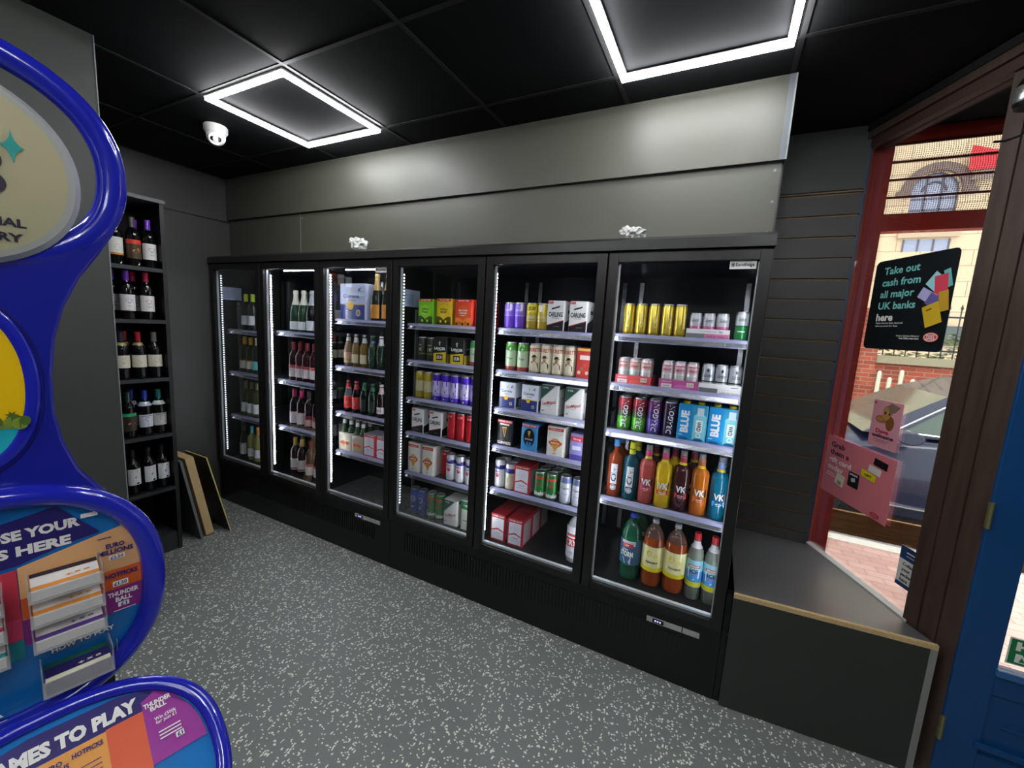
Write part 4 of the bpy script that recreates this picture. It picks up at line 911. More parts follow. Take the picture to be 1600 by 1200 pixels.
for kk, cc, nm in (('rV1', 'b0503a', 'orange'), ('rV2', '8a3a4a', 'wine-red'), ('rV3', '4a62b0', 'blue')):
    bottle(kk, WB_, 'wine bottle, white label with %s V mark' % nm, 'wine', '0b0a0c', .05, '151517', (.062, .165, 'dfe2e2', 1.0, a_v(cc)), sc=.965)
bottle('rEdge', WB_, 'wine bottle, pale label, half hidden by partition', 'wine', '0b0a0c', .05, '2b2b30', (.050, .145, 'c9d6da', 1.3, script('3a5a8a')), sc=.965)

# ------------------------------------------------------------------ stocking the shelves
def put(key, label, loc, group=None, rz=0):
    p = PROTO[key]; o = thing(p['name'], label, p['cat'], loc, group, rz)
    for n, me in p['parts']: place(n, me, o)
    return o
ORDW = ['first', 'second', 'third', 'fourth', 'fifth', 'sixth', 'seventh', 'eighth', 'ninth', 'tenth']
ROWN = {3: ['top', 'second', 'third'], 4: ['top', 'second', 'third', 'fourth'], 5: ['top', 'second', 'third', 'fourth', 'fifth']}
def relax(items, lo, hi, gap=.0015):
    xs = [x for _, x, *_ in items]; ws = [PROTO[k]['w'] for k, *_ in items]; n = len(xs)
    for _ in range(400):
        for i in range(n-1):
            o = (ws[i]+ws[i+1])/2+gap-(xs[i+1]-xs[i])
            if o > 0: xs[i] -= o/2; xs[i+1] += o/2
        for i in range(n):
            xs[i] = max(lo+ws[i]/2, min(hi-ws[i]/2, xs[i]))
    return xs
def stock(door, row, items):
    sh = SHELF[door]; n = len(sh)
    z = (sh[row]-.0015) if row < n else FLZ-.0015
    rn = ('%s shelf' % ROWN[n][row]) if row < n else 'fridge floor'
    xs = relax(items, door*P+.034, door*P+P-.034)
    for i, (it, x) in enumerate(zip(items, xs)):
        k = it[0]; rear = it[2] if len(it) > 2 else 0; off = it[3] if len(it) > 3 else 0
        p = PROTO[k]; y = .128+p['d']/2+off
        where = '%s from left, %s, %s door' % (ORDW[i], rn, ORD[door])
        grp = None
        if sum(1 for q in items if q[0] == k) > 1 or rear: grp = '%s, %s of %s door' % (p['desc'], rn, ORD[door])
        put(k, '%s, %s' % (p['desc'], where), (x, y, z), grp, rz=random.uniform(-.03, .03) if p['cat'] == 'pack' else random.uniform(-.1, .25))
        for r in range(rear):
            put(k, '%s %s behind the %s from left, %s, %s door' % (p['desc'], ('next', 'two')[r], ORDW[i], rn, ORD[door]), (x, y+(p['d']+.004)*(r+1), z), grp)
stock(0, 0, [('wLime', .197), ('wLime', .289)])
stock(0, 1, [('wYel', .075, 0, .05), ('wYel', .16), ('wYel', .245), ('wTeal', .33)])
stock(0, 2, [('wGreen', .157), ('wGreen', .237), ('wGreen', .32)])
stock(0, 3, [('wRedW', .115), ('wTealCap', .225), ('wOrgCap', .31)])
stock(1, 0, [('champGr', .735, 0, .16), ('champW', .823), ('champW', .915), ('champD', 1.01), ('champD', 1.10)])
stock(1, 1, [('wPale', .69, 0, .12), ('rose', .772), ('rose', .862), ('rose', .953), ('rose', 1.04), ('rose', 1.13)])
stock(1, 2, [('wPale', .69, 0, .12), ('wMag', .793), ('wMag', .885), ('wDk', .977), ('wDk', 1.066)])
stock(1, 3, [('wPale', .69, 0, .12), ('wGoldC', .791), ('wGoldC', .883), ('rose', .98), ('rose', 1.07)])
stock(2, 0, [('coronaBig', 1.475), ('champG', 1.66), ('champG', 1.76)])
stock(2, 1, [('bPink', 1.405), ('bClear', 1.48), ('bClear', 1.56), ('bGreen', 1.638), ('bWhiteN', 1.714), ('bWhiteN', 1.79)])
stock(2, 2, [('bRed', 1.406), ('bRed', 1.486), ('bDkG', 1.564), ('bDkG', 1.643), ('bBrown', 1.722), ('bBrown', 1.80)])
stock(2, 3, [('carrierA', 1.40), ('carrierB', 1.525), ('budD3', 1.64), ('budD3', 1.76)])
stock(3, 0, [('fGreen', 2.105), ('fYellow', 2.243), ('fOrange', 2.385), ('fRed', 2.51)])
stock(3, 1, [('dkGreen', 2.07), ('dkGreen', 2.139), ('lancer4', 2.222), ('lancer4', 2.35), ('greenRed', 2.46)])
stock(3, 2, [('goldAiz', 2.055), ('goldAiz', 2.122), ('purpAiz', 2.192, 1), ('purpAiz', 2.261, 1), ('purpAiz', 2.328, 1), ('purpAiz', 2.403, 1), ('purpAiz', 2.475)])
stock(3, 3, [('carling', 2.062), ('carling', 2.205), ('redWhite', 2.318), ('redWhite', 2.385), ('redWhite', 2.455)])
stock(3, 4, [('amstel', 2.036), ('amstel', 2.155), ('redWhite', 2.245, 0, .05), ('whiteBlue', 2.32), ('whiteBlue', 2.39), ('whiteBlue', 2.462)])
stock(3, 5, [('blueCan', 2.038), ('blueCan', 2.105), ('hein', 2.178), ('hein', 2.247), ('sanmig', 2.345), ('greenBx', 2.465)])
stock(4, 0, [('purpD5', 2.678), ('purpD5', 2.742), ('goldD5', 2.815), ('goldD5b', 2.88), ('carling', 2.963), ('carling', 3.085)])
stock(4, 1, [('greenD5', 2.70), ('greenD5', 2.775), ('moretti', 2.849, 1), ('moretti', 2.917, 1), ('moretti', 2.984, 1), ('moretti', 3.052, 1), ('redD5', 3.14)])
stock(4, 2, [('corona4', 2.703), ('corona4', 2.845), ('sanmig', 2.962), ('sanmig', 3.10)])
stock(4, 3, [('guin', 2.702), ('guin0', 2.856), ('amstelS', 3.013), ('purpleW', 3.135)])
stock(4, 4, [('whiteBlue', 2.672, 1), ('whiteWill', 2.742, 1), ('bud4', 2.828), ('heinS', 2.93, 2), ('heinS', 3.0, 2), ('whiteLog', 3.082), ('whiteLog', 3.152)])
stock(4, 5, [('bud4', 2.69, 1), ('bud4', 2.805, 2), ('crys', 3.15)])
TR = .004
def tray(label, x0, x1, door, row, c1, c2, ticket=None):
    z = SHELF[door][row]-.0015; t = thing('cardboard_tray', label, 'tray', ((x0+x1)/2, .205, z))
    w = x1-x0; m = MB(); A1 = ink(c1, .6); A2 = ink(c2, .6)
    m.box(-w/2, w/2, -.078, .075, 0, .0015, A1); m.box(-w/2, w/2, -.0795, -.078, 0, .044, A1); m.box(-w/2, w/2, .075, .0765, 0, .044, A1); m.box(-w/2-.0015, -w/2, -.078, .075, 0, .044, A1); m.box(w/2, w/2+.0015, -.078, .075, 0, .044, A1)
    A = Art(m, front(-.0795), .0004)
    ticket(A, w)
    m.build('tray_body', t, smooth=0)
def tick_white(A, w): A.rect(-w/2, w/2, .024, .043, ink('e3e3e0')); A.rect(-w/2, -w*.07, .001, .023, ink('77797c')); A.rect(-w*.07, w/2-.001, .001, .023, ink('cf7aa6')); A.text('PINK & TONIC', w*.2, .012, .008, ink('8a2a5a'), w=w*.42); A.text('Gin', w*.3, .034, .008, ink('333333'), w=w*.1); A.rect(-w*.1, w*.2, .032, .034, ink('999999'))
def tick_white2(A, w): A.rect(-w/2, w/2, .024, .043, ink('e6e6e2')); A.rect(-w/2, -w*.05, .001, .023, ink('6a6c6e')); A.rect(-w*.05, w/2-.001, .001, .023, ink('dcdcd8')); A.text('SLIMLINE TONIC', w*.22, .008, .006, ink('777777'), w=w*.44); A.rect(w*.25, w*.42, .032, .035, ink('555555'))
def tick_col(c, c2):
    def f(A, w): A.ell(w*.1, .012, w*.22, .012, ink(c2)); A.rect(-w*.44, -w*.16, .006, .024, ink('e6d6d6')); A.text('SMIRNOFF', -w*.3, .034, .008, ink('f0c8c8'), w=w*.26); A.rect(-w*.38, -w*.22, .012, .015, ink('888888')); A.rect(w*.22, w*.40, .016, .036, ink('e6d6c6')); A.text('£2.00', w*.31, .026, .009, ink('333333'), w=w*.14)
    return f
tray('white and pink cardboard tray of gin cans, top shelf, rightmost glass door', 3.606, 3.780, 5, 0, 'd9d9d6', 'd9d9d6', tick_white)
tray('red cardboard tray of white cans, second shelf, rightmost glass door', 3.304, 3.472, 5, 1, 'd24a50', 'd24a50', tick_col('d24a50', 'e8685a'))
tray('magenta cardboard tray of white cans, second shelf, rightmost glass door', 3.511, 3.679, 5, 1, 'b8508e', 'b8508e', tick_col('b8508e', 'c86aa6'))
tray('white and grey cardboard tray of silver cans, second shelf, rightmost door', 3.684, 3.856, 5, 1, 'd9d9d6', 'd9d9d6', tick_white2)
def stockx(door, row, items, y, z):
    rn = ('%s shelf' % ROWN[len(SHELF[door])][row])
    ns = {}
    for i, (k, x, rear) in enumerate(items):
        p = PROTO[k]; grp = '%s, %s of rightmost door' % (p['desc'], rn)
        put(k, '%s, %s from left, %s, rightmost door' % (p['desc'], ORDW[i], rn), (x, y, z), grp, rz=random.uniform(-.2, .3))
        for r in range(rear): put(k, '%s %s behind the %s from left, %s, rightmost door' % (p['desc'], ('next', 'two')[r], ORDW[i], rn), (x, y+(p['d']+.004)*(r+1), z), grp)
z = SHELF[5][0]-.0015
gx = [3.336, 3.395, 3.455, 3.515, 3.572]
for i, x in enumerate(gx): put('gold6', 'tall gold foil can, %s from left, top shelf, rightmost glass door' % ORDW[i], (x, .158, z), 'tall gold foil cans on the top shelf', rz=.2*i)
for i, x in enumerate((3.638, 3.693, 3.748)): put('ginPink', 'silver and pink gin can, %s from left in white tray, rightmost door' % ORDW[i], (x, .158, z+.0016), 'silver and pink gin cans in the tray', rz=.1*i)
put('ginGreen', 'silver and green gin can alone at the right end, top shelf', (3.824, .158, z))
z = SHELF[5][1]+.0002
for nm, k, xs in (('red tray', 'smirR', (3.334, 3.388, 3.442)), ('magenta tray', 'smirM', (3.541, 3.595, 3.649)), ('white tray', 'ginDark', (3.715, 3.770, 3.825))):
    for i, x in enumerate(xs):
        for r in range(2):
            put(k, '%s, %s from left in the %s%s' % (PROTO[k]['desc'], ORDW[i], nm, ' back row' if r else ''), (x, .157+.058*r, z), '%s in the %s' % (PROTO[k]['desc'], nm), rz=.1*i)
stockx(5, 2, [('dragG', 3.357, 2), ('dragG', 3.430, 2), ('dragP', 3.501, 2), ('dragD', 3.572, 2)], .165, SHELF[5][2]-.0015)
for x, w_, y_ in ((3.674, 'left one', .19), (3.803, 'right one at shelf end', .19)):
    put('bluePk', 'turquoise four-bottle pack, third shelf, rightmost glass door, %s' % w_, (x, y_, SHELF[5][2]-.0015), 'turquoise four-bottle packs')
z = SHELF[5][3]-.0015
for k, x, y, lb in (('wkdO', 3.336, .17, ''), ('wkdB', 3.416, .17, ''), ('vkPink', 3.496, .17, ''), ('vkYel', 3.575, .165, ''), ('vkDark', 3.656, .17, ''), ('vkOrg', 3.737, .17, ''), ('vkBlue', 3.820, .17, '')):
    put(k, PROTO[k]['desc']+', front row, fourth shelf, rightmost door', (x, y, z), 'alcopop bottles on the fourth shelf', rz=.1)
for k, x, y, lb in (('wkdB', 3.43, .255, 'next behind the deep teal one'), ('vkDark', 3.520, .252, 'behind the salmon pink one'), ('vkYel', 3.612, .252, 'between yellow and dark berry ones'), ('wkdO', 3.345, .255, 'behind the front orange-brown one'), ('vkDark', 3.70, .255, 'between dark berry and orange ones'), ('vkBlue', 3.826, .258, 'against the right fridge wall')):
    put(k, PROTO[k]['desc'].replace(' with black badge', '')+', back row, '+lb, (x, y, z), 'alcopop bottles on the fourth shelf', rz=.1)
z = FLZ-.0015
for k, x, lb in (('storm', 3.452, ', rightmost fridge door floor'), ('ciderO', 3.562, ' beside the green bottle, fridge floor'), ('ciderO', 3.668, ' beside the clear red-capped bottles'), ('ice', 3.7595, ', left of the two'), ('ice', 3.836, ', right of the two, fridge floor')):
    put(k, PROTO[k]['desc']+lb, (x, .19, z), {'ciderO': 'amber cider bottles on the fridge floor', 'ice': 'clear red-capped bottles on the fridge floor'}.get(k))
put('storm', 'large green plastic cider bottle at the back, rightmost fridge floor', (3.47, .33, z))
# wine rack bottles (turned to face the room)
RACK = [[('rEdge', -.862), ('rOrg', -.775), ('rKan', -.690), ('rHeartP', -.614)], [('rHeartR', -.860), ('rHeartP', -.735), ('rHeartR', -.640)], [('rHardB', -.780), ('rHardR', -.698), ('rHardG', -.618)],
        [('rEdge', -.865), ('rKanG', -.768), ('rFoot', -.685), ('rFootT', -.613)], [('rV1', -.765), ('rV2', -.687), ('rV3', -.614)]]
for j, row in enumerate(RACK):
    for i, (k, y) in enumerate(row):
        put(k, '%s, %s from left, %s rack shelf' % (PROTO[k]['desc'], ORDW[i], ORDW[j] if j else 'top'), (.545, y, SHZ[j]+.0005), None, rz=PI/2+random.uniform(-.1, .1))
for j, k, y in ((0, 'rHeartP', -.648), (1, 'rHeartP', -.775), (1, 'rHeartR', -.672), (2, 'rHardR', -.735), (3, 'rFoot', -.722)):
    put(k, '%s, second row, %s rack shelf' % (PROTO[k]['desc'], ORDW[j] if j else 'top') + (' near the middle' if (j, k) == (1, 'rHeartR') else ''), (.462, y, SHZ[j]+.0005), None, rz=PI/2)
# ------------------------------------------------------------------ lottery play station
SA = math.radians(12); SD = Vector((math.sin(SA), math.cos(SA), 0)); SN = Vector((math.cos(SA), -math.sin(SA), 0)); SO = Vector((2.72, -1.75, 0))
def st(a, z, d=0): return tuple(SD*a+SN*d+Vector((0, 0, z)))
def stand():
    blue = mat('1f27b0', .16, coat=.6, name='royal_blue_plastic'); blue2 = mat('1c2296', .2, coat=.5, name='royal_blue_panel')
    t = thing('lottery_stand', 'tall royal blue lottery play station with round header at the left', 'display stand', tuple(SO))
    # header ring
    def ringpath(ca, cz, ra, rz, p, d, n=64): return [st(*selp(ca, cz, ra, rz, 2*PI*i/n, p), d) for i in range(n)]
    m = MB(); m.tube(ringpath(0, 1.85, .195, .1605, 2.25, -.012, 96), .0205, blue, closed=True, n=14, upv=SN, flat=.9)
    m.build('header_ring', t, smooth=60)
    # waist body
    R = [(.212, 1.84), (.205, 1.795), (.190, 1.752), (.168, 1.712), (.144, 1.672), (.122, 1.62), (.108, 1.565), (.101, 1.50), (.100, 1.44), (.107, 1.385), (.123, 1.33), (.150, 1.285), (.157, 1.277)]
    inner = [(.178, 1.845)]
    up = [(.176, 1.822), (.165, 1.785), (.145, 1.752), (.118, 1.727), (.085, 1.708), (.045, 1.697), (0, 1.694)]
    right = up[::-1][1:]
    poly = [(-a, z) for a, z in R[::-1]]
    poly = [(a, z) for a, z in R[::-1]]+[(a, z) for a, z in up]+[(-a, z) for a, z in up[::-1][1:]]+[(-a, z) for a, z in R]
    m = MB(); m.prism(poly, lambda a, z, d: st(a, z, d), -.03, 0, blue2); m.build('body_panel', t, smooth=30, bevel=.006)
    # header disc
    m = MB(); rim = mat('bcc0ba', .2, metal=.2, coat=.5, name='silver_rim'); cream = mat('b9b492', .18, coat=.5, name='cream_face')
    C = (0, 1.820); n = 64; rings = [(.150, .142, -.004, rim), (.153, .145, .010, rim), (.146, .138, .020, rim), (.137, .130, .022, cream), (.120, .113, .027, cream), (.08, .076, .033, cream), (.03, .03, .036, cream), (.001, .001, .0365, cream)]
    for q in range(len(rings)-1):
        a0, b0, d0, mt = rings[q]; a1, b1, d1, _ = rings[q+1]; k = len(m.v)
        for (aa, bb, dd) in ((a0, b0, d0), (a1, b1, d1)):
            m.v += [st(*selp(0, 1.82, aa, bb, 2*PI*i/n, 2.1), dd) for i in range(n)]
        for i in range(n): j = (i+1) % n; m.f.append((k+i, k+j, k+n+j, k+n+i)); m.m.append(m.mi(mt))
    m.v += [st(*selp(0, 1.82, .150, .142, 2*PI*i/n, 2.1), -.004) for i in range(n)]; m.f.append(tuple(range(len(m.v)-n, len(m.v)))); m.m.append(m.mi(rim))
    hd = m.build('header_disc', t, smooth=35)
    m = MB(); dome = lambda a, z, q: st(a, z, .0375-.0145*min(1, ((a/.137)**2+((z-1.82)/.13)**2))**1.0+.0012+q)
    A = Art(m, dome, .0003); dk = mat('35303f', .5, name='dark_purple_print'); tl = mat('1f9c94', .5, name='teal_print')
    A.text('NATIONAL', .088, 1.746, .012, dk, w=.100, bold=.04, align='r'); A.text('LOTTERY', .084, 1.724, .012, dk, w=.090, bold=.04, align='r'); A.text('THE', -.02, 1.764, .007, dk, w=.03, bold=.04)
    A.ring(.044, 1.833, .026, .022, .008, dk, -1.4, 1.6); A.ring(.044, 1.800, .028, .020, .008, dk, -1.6, 1.4)
    A.ring(-.028, 1.825, .032, .026, .009, dk, PI-1.5, PI+1.0)
    pts = []
    for q in range(32):
        th = 2*PI*q/32; rr = 1/((abs(math.cos(th))**.62+abs(math.sin(th))**.62)**(1/.62)); pts.append((.081+.013*rr*math.cos(th), 1.857+.025*rr*math.sin(th)))
    pts.append((.081, 1.857)); A._p(pts, [(32, i, (i+1) % 32) for i in range(32)], tl)
    m.build('lettering', hd, smooth=0, fix=False)
    # beach picture roundel
    m = MB(); m.tube(ringpath(0, 1.49, .090, .150, 2.1, 0.002), .0012, mat('10126a', .4, name='blue_groove'), closed=True, n=6, upv=SN)
    m.tube(ringpath(0, 1.49, .078, .138, 2.1, -.001), .010, blue, closed=True, n=10, upv=SN, flat=.6); m.build('picture_rim', t, smooth=60)
    m = MB(); A = Art(m, lambda a, z, q: st(a, z, .001+q), .0005)
    def cut(z0, z1, mt, wob=0):
        pts = []
        n = 24
        def half(z): return .073*max(0, 1-abs((z-1.49)/.132)**2.1)**(1/2.1)
        zs = [z0+(z1-z0)*i/n for i in range(n+1)]
        pts = [(half(z), z) for z in zs]+[(-half(z), z) for z in zs[::-1]]
        A.poly(pts, mt)
    cut(1.358, 1.622, mat('f2c500', .4, name='yellow_sky')); cut(1.358, 1.418, mat('1fb3c4', .4, name='turquoise_sea')); cut(1.418, 1.426, mat('7d9a52', .5))
    gr = mat('4d6a22', .6, name='palm_green'); pg = mat('7f9a2e', .6, name='leaf_green')
    for px_, pz in ((.052, 1.440), (.030, 1.444), (.010, 1.436), (-.02, 1.44), (-.045, 1.44), (.060, 1.434)):
        A.star(px_, pz, .008, gr, 7, .45, .3); A.ell(px_, 1.428, .009, .010, pg); A.ell(px_+.006, 1.432, .006, .008, gr); A.rect(px_-.0008, px_+.0008, 1.420, pz, gr)
    m.build('beach_picture', t, smooth=0, fix=False)
    # playslip panel
    m = MB(); m.tube(ringpath(.004, 1.100, .2085, .2065, 2.35, .012, 96), .0185, blue, closed=True, n=14, upv=SN, flat=1.1); m.build('panel_ring', t, smooth=60)
    m = MB(); m.prism([selp(.004, 1.10, .200, .200, 2*PI*i/64, 2.35) for i in range(64)], lambda a, z, d: st(a, z, d), -.012, .004, mat('0f6fb8', .25, coat=.4, name='panel_blue')); pn = m.build('playslip_panel', t, smooth=0)
    m = MB(); A = Art(m, lambda a, z, q: st(a, z, .0042+q), .0004)
    pur = mat('2b2470', .35, name='deep_purple_print'); tan = mat('e8b27c', .4, name='tan_print'); org = mat('e0662e', .4, name='orange_print'); mag = mat('8c2c86', .4, name='purple_print'); red = mat('c8364e', .4, name='red_print'); pk = mat('d8426a', .4, name='pink_print'); cy = mat('1896c8', .4, name='cyan_print'); tl2 = mat('1f8a94', .4); w = mat('f3f3f0', .4, name='white_print')
    E_ = lambda z, s=1: s*.194*max(0, 1-abs((z-1.10)/.195)**2.35)**(1/2.35)
    def patch(zt0, zt1, zb0, zb1, a0, a1, mt):   # quad limited by the oval on the right side (a1 None) or left (a0 None)
        n = 10; pts = []
        if a1 is None:
            pts = [(a0, zb0)]; 
            for i in range(n+1): z = zb1+(zt1-zb1)*i/n; pts.append((E_(z), z))
            pts.append((a0, zt0))
        elif a0 is None:
            pts = [(a1, zt1)]
            for i in range(n+1): z = zt0+(zb0-zt0)*i/n; pts.append((-E_(z), z))
            pts.append((a1, zb1))
        else: pts = [(a0, zb0), (a1, zb1), (a1, zt1), (a0, zt0)]
        A.poly(pts, mt)
    A.poly([(-.16, 1.20), (-.13, 1.225), (.09, 1.272), (.142, 1.205), (.10, 1.198), (.04, 1.18), (-.16, 1.165)], pur)
    A.text('CHOOSE YOUR', .117, 1.236, .0165, w, bold=.05, align='r', w=.160, rot=.02); A.text('LINES HERE', .104, 1.206, .0165, w, bold=.05, align='r', w=.140)
    patch(1.176, 1.208, 1.118, 1.122, .039, None, tan); patch(1.118, 1.122, 1.078, 1.082, .039, None, org); patch(1.078, 1.082, 1.030, 1.034, .039, None, mag)
    patch(1.160, 1.175, 1.09, 1.085, None, .038, red); patch(1.09, 1.085, 1.05, 1.045, None, .038, pk); patch(1.05, 1.045, 1.02, 1.01, None, .038, tl2)
    A.rect(.118, .140, 1.240, 1.248, w)
    A.rect(.137, .155, 1.190, 1.1915, pur); A.text('EURO', .160, 1.173, .009, pur, w=.026, bold=.04); A.text('MILLIONS', .160, 1.161, .009, pur, w=.050, bold=.04); A.rect(.150, .172, 1.144, 1.153, w); A.text('£2.50', .161, 1.1485, .006, pur, w=.018, bold=.03)
    A.text('HOTPICKS', .166, 1.122-.010, .009, pur, w=.046, bold=.04); A.rect(.152, .174, 1.088, 1.099, w); A.text('£1.50', .163, 1.0935, .007, pur, w=.018, bold=.03)
    A.text('THUNDER', .166, 1.073, .009, w, w=.044, bold=.04); A.text('BALL', .166, 1.061, .009, w, w=.024, bold=.04); A.rect(.157, .173, 1.045, 1.054, w); A.text('£1', .165, 1.0495, .007, pur, w=.009, bold=.03); A.rect(.15, .182, 1.038, 1.0395, w)
    A.text('HOW TO PLAY', .108, 1.008, .008, w, w=.082, bold=.03, rot=.04)
    A.star(.0, .925, .008, w, 3, .5); A.rect(-.010, .010, .912, .9135, w); A.ell(-.012, .922, .012, .008, mat('16208c', .4))
    m.build('panel_print', pn, smooth=0, fix=False)
    # clear slip trays
    def slot(name, a0, a1, z, h, dp, slips, lab=None):
        m = MB(); g = M_acrylic; T = .002
        def bx(x0, x1, z0, z1, d0, d1, mt): m.prism([(x0, z0), (x1, z0), (x1, z1), (x0, z1)], lambda a, zz, q: st(a, zz, q), d0, d1, mt)
        bx(a0, a1, z, z+T, .006, dp, g); bx(a0, a0+T, z+T, z+h, .006, dp, g); bx(a1-T, a1, z+T, z+h, .006, dp, g); bx(a0+T, a1-T, z+T, z+h*.62, dp-T, dp, g)
        tr_ = m.build(name, t, smooth=0)
        m2 = MB(); m = m2
        body, top, dark = slips
        # stack of slips: slanting up to the back
        def sl(d): return z+T+.001+(dp-.004-d)*.25
        zt = h*.42
        n0, n1 = .008, dp-.004
        pts = [(n0, sl(n0)-.0), (n1, sl(n1)), (n1, sl(n1)+zt), (n0, sl(n0)+zt)]
        m.prism(pts, lambda d, zz, a: st(a, zz, d), a0+.004, a1-.004, body)
        AA = Art(m, lambda a, d, q: st(a, sl(d)+zt+.0003+q, d), .0003)
        AA.rect(a0+.004, a1-.004, n1-.013, n1-.003, top); AA.rect(a0+.004, a1-.004, n0, n0+.010, dark)
        AA.text('+ x o', (a0+a1)/2+.015, (n0+n1)/2+.003, .006, top, w=.03, bold=.04)
        m.build('slips', tr_, smooth=0, fix=False)
    ws = mat('e6e3de', .5, name='slip_paper'); o1 = mat('df9142', .5, name='slip_orange'); p1 = mat('5a3f8a', .5, name='slip_purple'); k1 = mat('2a2430', .5); m1 = mat('c0508c', .5); r1 = mat('cf3f52', .5); te = mat('2a8f92', .5)
    for z, c, kk in ((1.128, o1, k1), (1.083, o1, o1), (1.036, p1, m1)): slot('slip_tray', .047, .137, z, .038, .058, (ws, c, kk))
    for z, c in ((1.122, r1), (1.075, r1), (1.030, te)): slot('slip_tray', -.072, .022, z, .038, .058, (ws, c, c))
    slot('leaflet_tray', .052, .142, .945, .050, .055, (mat('2b2460', .4, name='leaflet_purple'), mat('e8e4c8', .5), mat('1f5a4a', .5)))
    # sloping desk
    DO = SO+SN*.03+Vector((0, 0, .93)); DD = SN*.8+Vector((0, 0, -.6)); DN = SN*.6+Vector((0, 0, .8))
    dk_ = lambda a, v, d=0: tuple(DO-SO+SD*a+DD*v+DN*d)
    m = MB(); n = 96; ca, cv, ra, rv = .055, .205, .209, .177
    m.tube([dk_(*selp(ca, cv, ra, rv, 2*PI*i/n, 2.4), .0) for i in range(n)], .0135, blue, closed=True, n=14, upv=DN, flat=.8); m.build('desk_ring', t, smooth=60)
    m = MB(); m.prism([selp(ca, cv, ra-.006, rv-.006, 2*PI*i/64, 2.4) for i in range(64)][::-1], lambda a, v, d: dk_(a, v, d), -.014, -.003, mat('1778c4', .22, coat=.5, name='desk_blue')); ds = m.build('desk_top', t, smooth=0)
    m = MB(); A = Art(m, lambda a, v, q: dk_(a, v, -.0028+q), .0004)
    F = lambda v: ca+(ra-.016)*max(0, 1-abs((v-cv)/(rv-.012))**2.4)**(1/2.4)
    def dq(a0, a1, v0, v1, mt): A.poly([(a0, v0), (a1, v0), (a1, v1), (a0, v1)], mt)
    A.poly([(-.10, .075), (.03, .050), (.14, .052), (.20, .072), (.17, .098), (-.12, .098)], pur)
    ye = mat('eba24a', .4, name='amber_print'); oo = mat('e2603a', .4, name='desk_orange'); mg = mat('9c2f98', .4, name='desk_purple')
    dq(-.12, .010, .099, .30, cy); dq(-.075, .072, .099, .30, mat('2aa6e0', .4)); dq(.072-.046, .118, .099, .235, ye)
    dq(.078, .120, .099, .235, ye); dq(.118, .168, .097, .235, oo)
    pts = [(.168, .082), (.168, .192)]+[(F(v), v) for v in (.192, .175, .15, .125, .10, .082, .07)]+[(.20, .068)]
    A.poly(pts, mg)
    def dt(s, a, v, h, mt, w=None, bold=.04, align='c'): 
        vs0 = A.fn; A.fn = lambda p, q, d: dk_(p, 2*v-q, -.0028+d); A.text(s, a, v, h, mt, w=w, bold=bold, align=align); A.fn = vs0
    dt('GAMES TO PLAY', .163, .079, .021, w, w=.190, bold=.06, align='r')
    dt('EURO', .052, .112, .0075, pur, w=.024); dt('MILLIONS', .052, .121, .0075, pur, w=.038); dt('HOTPICKS', .094, .112, .0075, pur, w=.038)
    dt('LOTTO', .010, .118, .009, pur, w=.034)
    dt('THUNDER', .190, .093, .008, w, w=.040); dt('BALL', .190, .102, .008, w, w=.024); dt('Win £500k', .197, .122, .006, w, w=.032, bold=.015); dt('for just £1', .197, .129, .006, w, w=.030, bold=.015)
    for q in (.146, .152, .158): A.rect(.183, .215, q, q+.002, w)
    for q in (.135, .143, .151): A.rect(.032, .066, q, q+.0015, pur); A.rect(.082, .108, q, q+.0015, pur)
    A.rect(.090, .110, .176, .185, w); dt('£1.50', .100, .1805, .0065, pur, w=.017); A.rect(.204, .216, .163, .172, w); dt('£1', .210, .1675, .0065, pur, w=.008)
    m.build('desk_print', ds, smooth=0, fix=False)
    # leg, base and pen chain
    m = MB(); m.box(-.03, .03, -.03, .03, 0, 1.0, M_black)
    m.v = [tuple(SD*(a+.12)+SN*(b-.08)+Vector((0, 0, z))) for a, b, z in m.v]; m.build('post', t, smooth=0)
    m = MB(); m.box(-.03, .03, -.03, .03, 0, 1.9, M_black); m.v = [tuple(SD*(a-.02)+SN*(b-.08)+Vector((0, 0, z))) for a, b, z in m.v]; m.build('post', t, smooth=0)
    m = MB(); m.box(-.2, .2, -.2, .25, 0, .02, M_black); m.v = [tuple(SD*a+SN*b+Vector((0, 0, z))) for a, b, z in m.v]; m.build('base', t, smooth=0)
    m = MB(); m.tube([st(.150, .988-.01*i, .022-.0005*i) for i in range(11)], [.0016 if i % 2 else .0008 for i in range(11)], M_chrome, n=6); m.build('pen_chain', t)
stand()

# ------------------------------------------------------------------ posters on the splayed window (printing faces the room)
def poster(name, label, cat, a0, a1, z0, z1, bg, draw, off=.0, rnd=0, tilt=0, skew=0):
    m = MB(); w, h = a1-a0, z1-z0
    O = WA+WD*a1+Vector((0, 0, z0))
    U = -WD
    d0 = .0195-off
    fn = lambda p, q, d: tuple(U*p+Vector((0, 0, 1))*(q+skew*p)-WN*(d)+WN*d0)
    if rnd:
        pts = []
        for cx, cz, s in ((w-rnd, rnd, -PI/2), (w-rnd, h-rnd, 0), (rnd, h-rnd, PI/2), (rnd, rnd, PI)):
            for q in range(5): pts.append((cx+rnd*math.cos(s+q*PI/8), cz+rnd*math.sin(s+q*PI/8)))
    else: pts = [(0, 0), (w, 0), (w, h), (0, h)]
    m.prism(pts, lambda a, c, d: fn(a, c, d), 0, .0010, bg)
    A = Art(m, lambda a, c, d: fn(a, c, .0010+d), .0003)
    draw(A, w, h)
    o = m.build(name, loc=tuple(O), smooth=0, fix=False); tag(o, label, cat); return o
pr = lambda c: mat(c, .45)
def wa(px_y):  # window coordinate from world y
    return (px_y-.199)/WD.y
